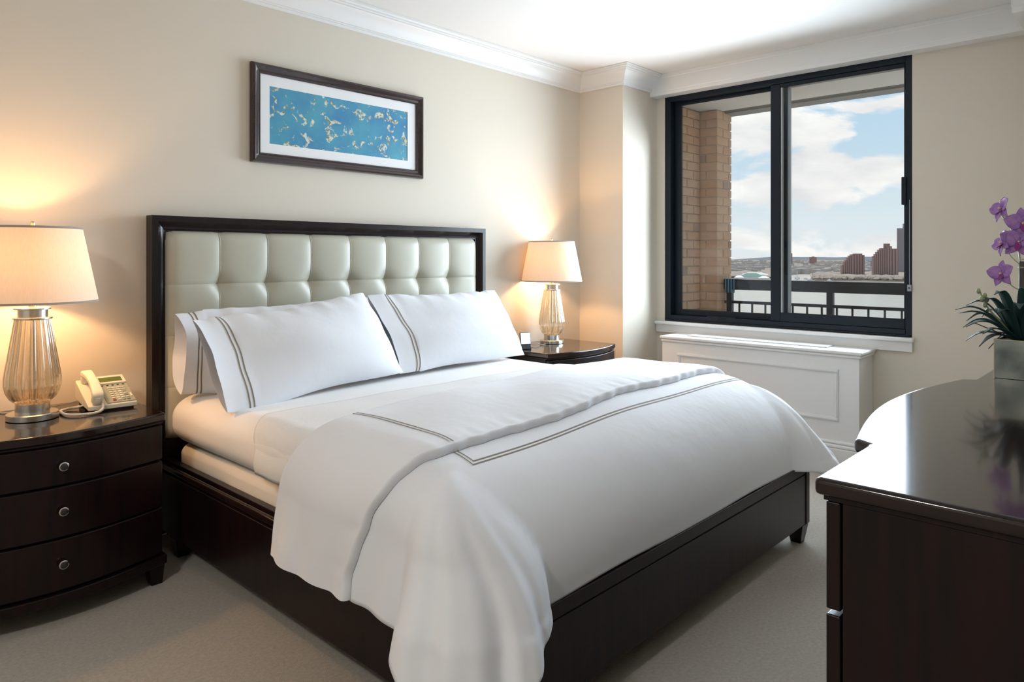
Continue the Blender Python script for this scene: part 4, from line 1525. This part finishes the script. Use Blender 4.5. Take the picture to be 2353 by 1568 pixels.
lc = MB().tube([tuple(Matrix.Rotation(-R(-3), 3, 'Z') @ (Vector(q_) - Vector((0.955, 3.02, 0.6555)))) for q_ in spline([(0.885, 3.19, 0.682), (0.855, 3.19, 0.676), (0.825, 3.21, 0.668), (0.80, 3.26, 0.659), (0.80, 3.315, 0.659)], 10)], 0.0017, 6)
lc.build('line_cord', cord_clear, ph, world=False, smooth=60)

# ================================================================== BEDSIDE CLOCK (right nightstand)
ck = thing('bedside_clock', 'small black bedside clock with glowing white screen on the right nightstand', 'clock', (3.425, 3.085, 0.6555), R(-28))
MB().taper((0, 0.01), (0.036, 0.030), 0.0, (0, 0.014), (0.033, 0.018), 0.032).build('clock_base', phone_dark, ck, world=False, bevel=0.004)
q_ = MB().box(-0.036, 0.036, -0.008, 0.008, 0.0, 0.086).xform(Matrix.Translation((0, 0.0, 0.022)) @ Matrix.Rotation(R(-12), 4, 'X'))
q_.build('clock_body', phone_dark, ck, world=False, bevel=0.005)
q_ = MB().box(-0.032, 0.032, -0.0088, -0.0078, 0.010, 0.082).xform(Matrix.Translation((0, 0.0, 0.022)) @ Matrix.Rotation(R(-12), 4, 'X'))
q_.build('screen', emit_mat('lit_screen', (0.72, 0.85, 1.0), 0.9), ck, world=False)

# ================================================================== DRESSER
DX0, DX1, DYK, DZ = 1.168, 2.665, -0.115, 0.900
DC = (DX0 + DX1) / 2
def dresser_front(o_):
    """plan of the break front with its bowed middle, o = outward offset"""
    ye = 0.408 + o_
    ys = 0.440 + o_
    h1 = 0.455 + o_ * 0.6
    pts = [(DX0 - o_, ye), (DC - h1 - 0.020, ye), (DC - h1, ys)]
    n_ = 20
    for i in range(1, n_):
        x = -h1 + 2 * h1 * i / n_
        pts.append((DC + x, ys + 0.062 * math.cos(PI / 2 * x / h1) ** 1.0))
    pts += [(DC + h1, ys), (DC + h1 + 0.020, ye), (DX1 + o_, ye)]
    return pts
dr = thing('dresser', 'dark glossy bow front dresser opposite the foot of the bed', 'dresser', (DC, 0.15, 0))
pl = dresser_front(0.014)
MB().prism(pl + [(DX1 + 0.014, DYK), (DX0 - 0.014, DYK)], DZ - 0.028, DZ).build('top', wood_top, dr, bevel=0.009, seg=3)
pl = dresser_front(0.002)
MB().prism(pl + [(DX1 + 0.002, DYK), (DX0 - 0.002, DYK)], DZ - 0.036, DZ - 0.028).build('top_moulding', wood, dr)
pl = dresser_front(-0.024)
MB().prism(pl + [(DX1 - 0.006, DYK), (DX0 + 0.006, DYK)], 0.09, DZ - 0.036).build('carcass', wood, dr)
MB().box(DX0, DX0 + 0.006, DYK, 0.382, 0.092, DZ - 0.037).build('end_panel', wood, dr, bevel=0.001)
MB().box(DX1 - 0.006, DX1, DYK, 0.382, 0.092, DZ - 0.037).build('end_panel', wood, dr, bevel=0.001)
def dfront(x0, x1, z0, z1):
    f0 = dresser_front(0.0)
    xs = [x0 + (x1 - x0) * i / 24 for i in range(25)]
    def yat(x):
        for a, b in zip(f0[:-1], f0[1:]):
            if a[0] <= x <= b[0] and b[0] > a[0]:
                return a[1] + (b[1] - a[1]) * (x - a[0]) / (b[0] - a[0])
        return f0[0][1]
    vs_ = []
    for x in xs:
        y = yat(x)
        vs_ += [(x, y, z0), (x, y, z1), (x, y - 0.0225, z1), (x, y - 0.0225, z0)]
    fs_ = []
    for i in range(24):
        for k in range(4):
            fs_.append((4 * i + k, 4 * i + (k + 1) % 4, 4 * i + 4 + (k + 1) % 4, 4 * i + 4 + k))
    fs_ += [(0, 1, 2, 3), tuple(96 + k for k in (3, 2, 1, 0))]
    d_ = MB().add(vs_, fs_).build('drawer', wood, dr, bevel=0.003)
    nk = 2 if x1 - x0 > 0.5 else 1
    for i in range(nk):
        xk = x0 + (x1 - x0) * ((i + 1) / (nk + 1) if nk == 1 else (0.25 + 0.5 * i))
        kb = MB().lathe([(0.005, 0.0), (0.005, 0.012), (0.013, 0.014), (0.015, 0.018), (0.015, 0.022), (0.006, 0.026)], n=20)
        kb.xform(Matrix.Translation((xk, yat(xk), (z0 + z1) / 2)) @ Matrix.Rotation(R(-90), 4, 'X'))
        kb.build('knob', nickel, d_, smooth=40)
for (z0, z1) in ((0.690, 0.862), (0.404, 0.682), (0.116, 0.396)):
    dfront(DX0 + 0.001, DC - 0.462, z0, z1)
    dfront(DC - 0.452, DC + 0.452, z0, z1)
    dfront(DC + 0.462, DX1 - 0.001, z0, z1)
pl = dresser_front(0.006)
MB().prism(pl + [(DX1 + 0.006, DYK), (DX0 - 0.006, DYK)], 0.072, 0.106).build('base_moulding', wood, dr, bevel=0.003)
for x in (DX0 + 0.035, DX1 - 0.035):
    for y in (DYK + 0.035, 0.37):
        MB().taper((x, y), (0.02, 0.02), 0.0, (x, y), (0.03, 0.03), 0.072).build('leg', wood, dr)

# ================================================================== PLANTER AND ORCHID
PX, PY = 2.465, 0.386
pt_ = thing('planter_box', 'square antiqued mirror planter box on the dresser', 'planter', (PX + 0.065, PY - 0.065, DZ + 0.0005))
z0, z1 = DZ + 0.0005, DZ + 0.112
q_ = MB()
q_.box(PX, PX + 0.006, PY - 0.13, PY, z0, z1)
q_.box(PX + 0.124, PX + 0.13, PY - 0.13, PY, z0, z1)
q_.box(PX + 0.006, PX + 0.124, PY - 0.006, PY, z0, z1)
q_.box(PX + 0.006, PX + 0.124, PY - 0.13, PY - 0.124, z0, z1)
q_.box(PX + 0.006, PX + 0.124, PY - 0.124, PY - 0.006, z0, z0 + 0.006)
q_.build('mirror_panel', mirror, pt_, bevel=0.001)
q_ = MB()
for (x, y) in ((PX, PY), (PX, PY - 0.13), (PX + 0.13, PY), (PX + 0.13, PY - 0.13)):
    q_.box(x - 0.001, x + 0.001, y - 0.001, y + 0.001, z0, z1 + 0.001)
q_.box(PX - 0.001, PX + 0.001, PY - 0.13, PY, z1 - 0.001, z1 + 0.001)
q_.box(PX, PX + 0.13, PY - 0.001, PY + 0.001, z1 - 0.001, z1 + 0.001)
q_.build('edge_trim', gold, pt_)
MB().box(PX + 0.0065, PX + 0.1235, PY - 0.1235, PY - 0.0065, z1 - 0.02, z1 - 0.006).build('moss', soil_m, pt_)
oc = Vector((PX + 0.060, PY - 0.058, z1 - 0.008))
orc = thing('orchid', 'purple orchid with dark strap leaves growing in the mirror planter', 'plant', oc)
MB().tube([oc, oc + Vector((0.001, -0.001, 0.12)), oc + Vector((0, 0, 0.235))], [0.0075, 0.0070, 0.0062], 10).build('stake', stalk_m, orc, smooth=60)
MB().tube(spline([oc + Vector((0.005, 0.006, 0)), oc + Vector((0.01, 0.008, 0.12)), oc + Vector((0.0, 0.004, 0.24)), oc + Vector((-0.004, 0.02, 0.32)), oc + Vector((0.002, 0.05, 0.375))], 8), 0.0026, 6).build('flower_stem', bud_m, orc, smooth=60)
MB().add([tuple(oc + Vector((0.0085 * math.cos(a), 0.0085 * math.sin(a), 0.215 + dz))) for dz in (0, 0.004) for a in [i * PI / 6 for i in range(12)]], [(i, (i + 1) % 12, 12 + (i + 1) % 12, 12 + i) for i in range(12)]).build('stake_tie', bud_m, orc)
def leaf(azim, length, rise, droop, width, name='leaf', m_=leaf_m, start=0.012):
    """strap leaf: rises then arches over; folded along its midrib; slight thickness"""
    ca, sa = math.cos(azim), math.sin(azim)
    n_ = 14
    vs_ = []
    for i in range(n_ + 1):
        f = i / n_
        r_ = start + length * f * (1 - 0.12 * f)
        z_ = rise * math.sin(min(1, f * 1.25) * PI / 2) - droop * f ** 2.2
        wd = width / 2 * (0.55 + 0.9 * math.sin(PI * min(1, f + 0.08)) ** 0.7) * (1 - max(0, f - 0.72) / 0.28 * 0.8)
        base_ = oc + Vector((ca * r_, sa * r_, z_))
        side_ = Vector((-sa, ca, 0))
        for s_, lift in ((-1, 0.30), (0, 0), (1, 0.30)):
            vs_.append(base_ + side_ * wd * s_ + Vector((0, 0, wd * lift)))
    fs_ = []
    for i in range(n_):
        for k in range(2):
            fs_.append((3 * i + k, 3 * i + k + 1, 3 * i + 4 + k, 3 * i + 3 + k))
    o = MB().add(vs_, fs_).build(name, m_, orc, smooth=80)
    s3 = o.modifiers.new('solid', 'SOLIDIFY'); s3.thickness = 0.0016
    return o
rl_ = random.Random(11)
LV = [  # azimuth deg, length, rise, droop, width
    (128, 0.155, 0.085, 0.01, 0.016), (142, 0.165, 0.070, 0.03, 0.015), (112, 0.150, 0.10, 0.02, 0.017), (155, 0.15, 0.05, 0.025, 0.014),
    (100, 0.12, 0.12, 0.03, 0.018), (135, 0.105, 0.125, 0.02, 0.018), (165, 0.13, 0.10, 0.02, 0.017), (90, 0.13, 0.075, 0.05, 0.015),
    (150, 0.09, 0.145, 0.02, 0.019), (185, 0.10, 0.12, 0.03, 0.020), (205, 0.12, 0.11, 0.05, 0.019), (230, 0.14, 0.10, 0.03, 0.018),
    (255, 0.15, 0.09, 0.05, 0.017), (280, 0.15, 0.10, 0.04, 0.018), (305, 0.16, 0.08, 0.05, 0.016), (330, 0.14, 0.10, 0.04, 0.018),
    (355, 0.15, 0.09, 0.04, 0.017), (20, 0.14, 0.11, 0.04, 0.017), (45, 0.15, 0.10, 0.05, 0.017), (70, 0.14, 0.09, 0.05, 0.016),
    (120, 0.13, 0.04, 0.045, 0.013), (140, 0.12, 0.035, 0.05, 0.013), (195, 0.07, 0.15, 0.01, 0.019), (215, 0.09, 0.16, 0.03, 0.019)]
for az, L_, ri, dp, wd in LV:
    leaf(R(az), L_ * 1.18, ri * 1.1, dp, wd * 1.2)
# aerial roots
for az, L_, hh in ((132, 0.14, 0.045), (118, 0.085, -0.035), (148, 0.10, 0.02)):
    ca, sa = math.cos(R(az)), math.sin(R(az))
    pts = spline([oc + Vector((ca * 0.03, sa * 0.03, 0.012)), oc + Vector((ca * L_ * 0.55, sa * L_ * 0.55, 0.022 + 0.2 * max(0, hh))), oc + Vector((ca * L_, sa * L_, 0.012 + hh))], 8)
    MB().tube(pts, [0.0024 * (1 - 0.5 * i / len(pts)) for i in range(len(pts))], 6).build('aerial_root', stalk_m, orc, smooth=60)
# bud spike leaning left
bp_ = spline([oc + Vector((-0.01, 0.01, 0.0)), oc + Vector((-0.03, 0.04, 0.05)), oc + Vector((-0.055, 0.075, 0.10)), oc + Vector((-0.065, 0.092, 0.145))], 10)
MB().tube(bp_, 0.0024, 6).build('bud_spike', bud_m, orc, smooth=60)
for k, f in enumerate((1.0, 0.93, 0.86, 0.80, 0.72)):
    c_ = bp_[int(f * (len(bp_) - 1))] + Vector((0.006 if k % 2 else -0.004, -0.006 if k % 2 else 0.003, 0.002))
    MB().lathe([(0.0012, -0.008), (0.0055, -0.003), (0.0062, 0.002), (0.004, 0.007), (0.001, 0.009)], c=tuple(c_), n=10).build('bud', bud_m, orc, smooth=70)
# flowers: two broad petals, three sepals, lip and column
def petal(L_, W_, cup, m_, Mx, o_, name):
    n_ = 8
    vs_ = []
    for i in range(n_ + 1):
        f = i / n_
        wd = W_ / 2 * math.sin(PI * (0.06 + 0.94 * f) ** 0.85) ** 0.75 if f < 1 else W_ * 0.04
        for j in range(5):
            s_ = (j - 2) / 2
            vs_.append(Mx @ Vector((wd * s_, L_ * f, cup * (f * f) + 0.18 * wd * s_ * s_ + 0.0012 * math.sin(f * 9 + j * 2))))
    fs_ = [(5 * i + j, 5 * i + j + 1, 5 * i + 6 + j, 5 * i + 5 + j) for i in range(n_) for j in range(4)]
    q_ = MB().add(vs_, fs_).build(name, m_, o_, smooth=80, world=False)
    s3 = q_.modifiers.new('solid', 'SOLIDIFY'); s3.thickness = 0.0008
    return q_
def flower(pos, face, size, spin, stem_from):
    """face: direction the flower looks"""
    f_ = Vector(face).normalized()
    q_ = f_.to_track_quat('Z', 'Y').to_matrix() @ Matrix.Rotation(spin, 3, 'Z')
    o_ = bpy.data.objects.new('flower', None)
    o_.empty_display_size = 0.01
    C.objects.link(o_)
    o_.parent = orc
    o_.location = Vector(pos) - oc
    for ang, L_, W_, cup in ((90, 1.0, 0.62, -0.05), (20, 1.0, 0.95, 0.05), (160, 1.0, 0.95, 0.05), (-55, 0.95, 0.62, -0.02), (-125, 0.95, 0.62, -0.02)):
        Mx = q_ @ Matrix.Rotation(R(ang - 90), 3, 'Z')
        petal(L_ * size, W_ * size, cup * size * 4, petal_m, Mx, o_, 'petal')
    petal(0.55 * size, 0.34 * size, 0.10 * size * 4, petal_dark, q_ @ Matrix.Rotation(R(180), 3, 'Z'), o_, 'lip')
    cl = MB().lathe([(0.0015, 0.0), (0.0032, 0.004), (0.0026, 0.009), (0.0008, 0.010)], n=10)
    cl.v = [tuple(q_ @ Vector(v_)) for v_ in cl.v]
    cl.build('column', pollen, o_, smooth=60, world=False)
    if stem_from is not None:
        a, b = Vector(stem_from), Vector(pos)
        MB().tube(spline([a - oc, (a + b) / 2 - oc + Vector((0, 0, -0.008)), b - oc], 6), 0.0014, 5).build('flower_stalk', bud_m, orc, smooth=60, world=False)
def opos(dy, dz, dx=0.0):
    return oc + Vector((dx, dy, dz))
toC = Vector((-1, -0.15, 0.05))
flower(opos(0.048, 0.390, -0.010), (-0.6, 0.7, 0.25), 0.042, R(20), opos(0.012, 0.335))
flower(opos(-0.004, 0.345, -0.012), (-1, -0.2, 0.1), 0.048, R(5), opos(0.0, 0.30))
flower(opos(0.004, 0.292, -0.020), (-1, 0.0, 0.05), 0.050, R(-8), opos(0.0, 0.26))
flower(opos(0.046, 0.290, -0.005), (-0.5, 0.8, 0.2), 0.042, R(35), opos(0.004, 0.225))
flower(opos(0.046, 0.198, -0.015), (-0.85, 0.45, 0.15), 0.042, R(10), opos(0.004, 0.150))
flower(opos(-0.020, 0.205, 0.010), (0.4, -0.6, 0.2), 0.032, R(0), opos(0.0, 0.16))
flower(opos(-0.045, 0.38, 0.0), (-0.7, -0.6, 0.1), 0.034, R(0), opos(0.0, 0.32))
flower(opos(-0.05, 0.27, 0.0), (-0.7, -0.6, 0.0), 0.034, R(0), opos(0.0, 0.24))

# ================================================================== ADDED FILL LAMP (unseen, on the ceiling behind the camera, left)
cl_ = thing('added_fill_lamp', 'added unseen fill lamp, round and flush on the ceiling near the room entrance', 'lamp', (-0.95, 0.9, ZC))
MB().lathe([(0.20, -0.004), (0.20, -0.030), (0.19, -0.036)], c=(-0.95, 0.9, ZC), n=40).build('fill_lamp_plate', nickel, cl_, smooth=40)
MB().lathe([(0.185, -0.036), (0.18, -0.06), (0.15, -0.085), (0.09, -0.102), (0.02, -0.108)], c=(-0.95, 0.9, ZC), n=40).build('fill_lamp_dome', emit_mat('lit_fill_dome', (1.0, 0.93, 0.84), 2.0), cl_, smooth=60)
light('fill_lamp_light', 'AREA', (0, 0, -0.112), 34.0, (1.0, 0.965, 0.92), parent=cl_, shape='DISK', size=0.36)  # made-up fill that brightens the room from out of view
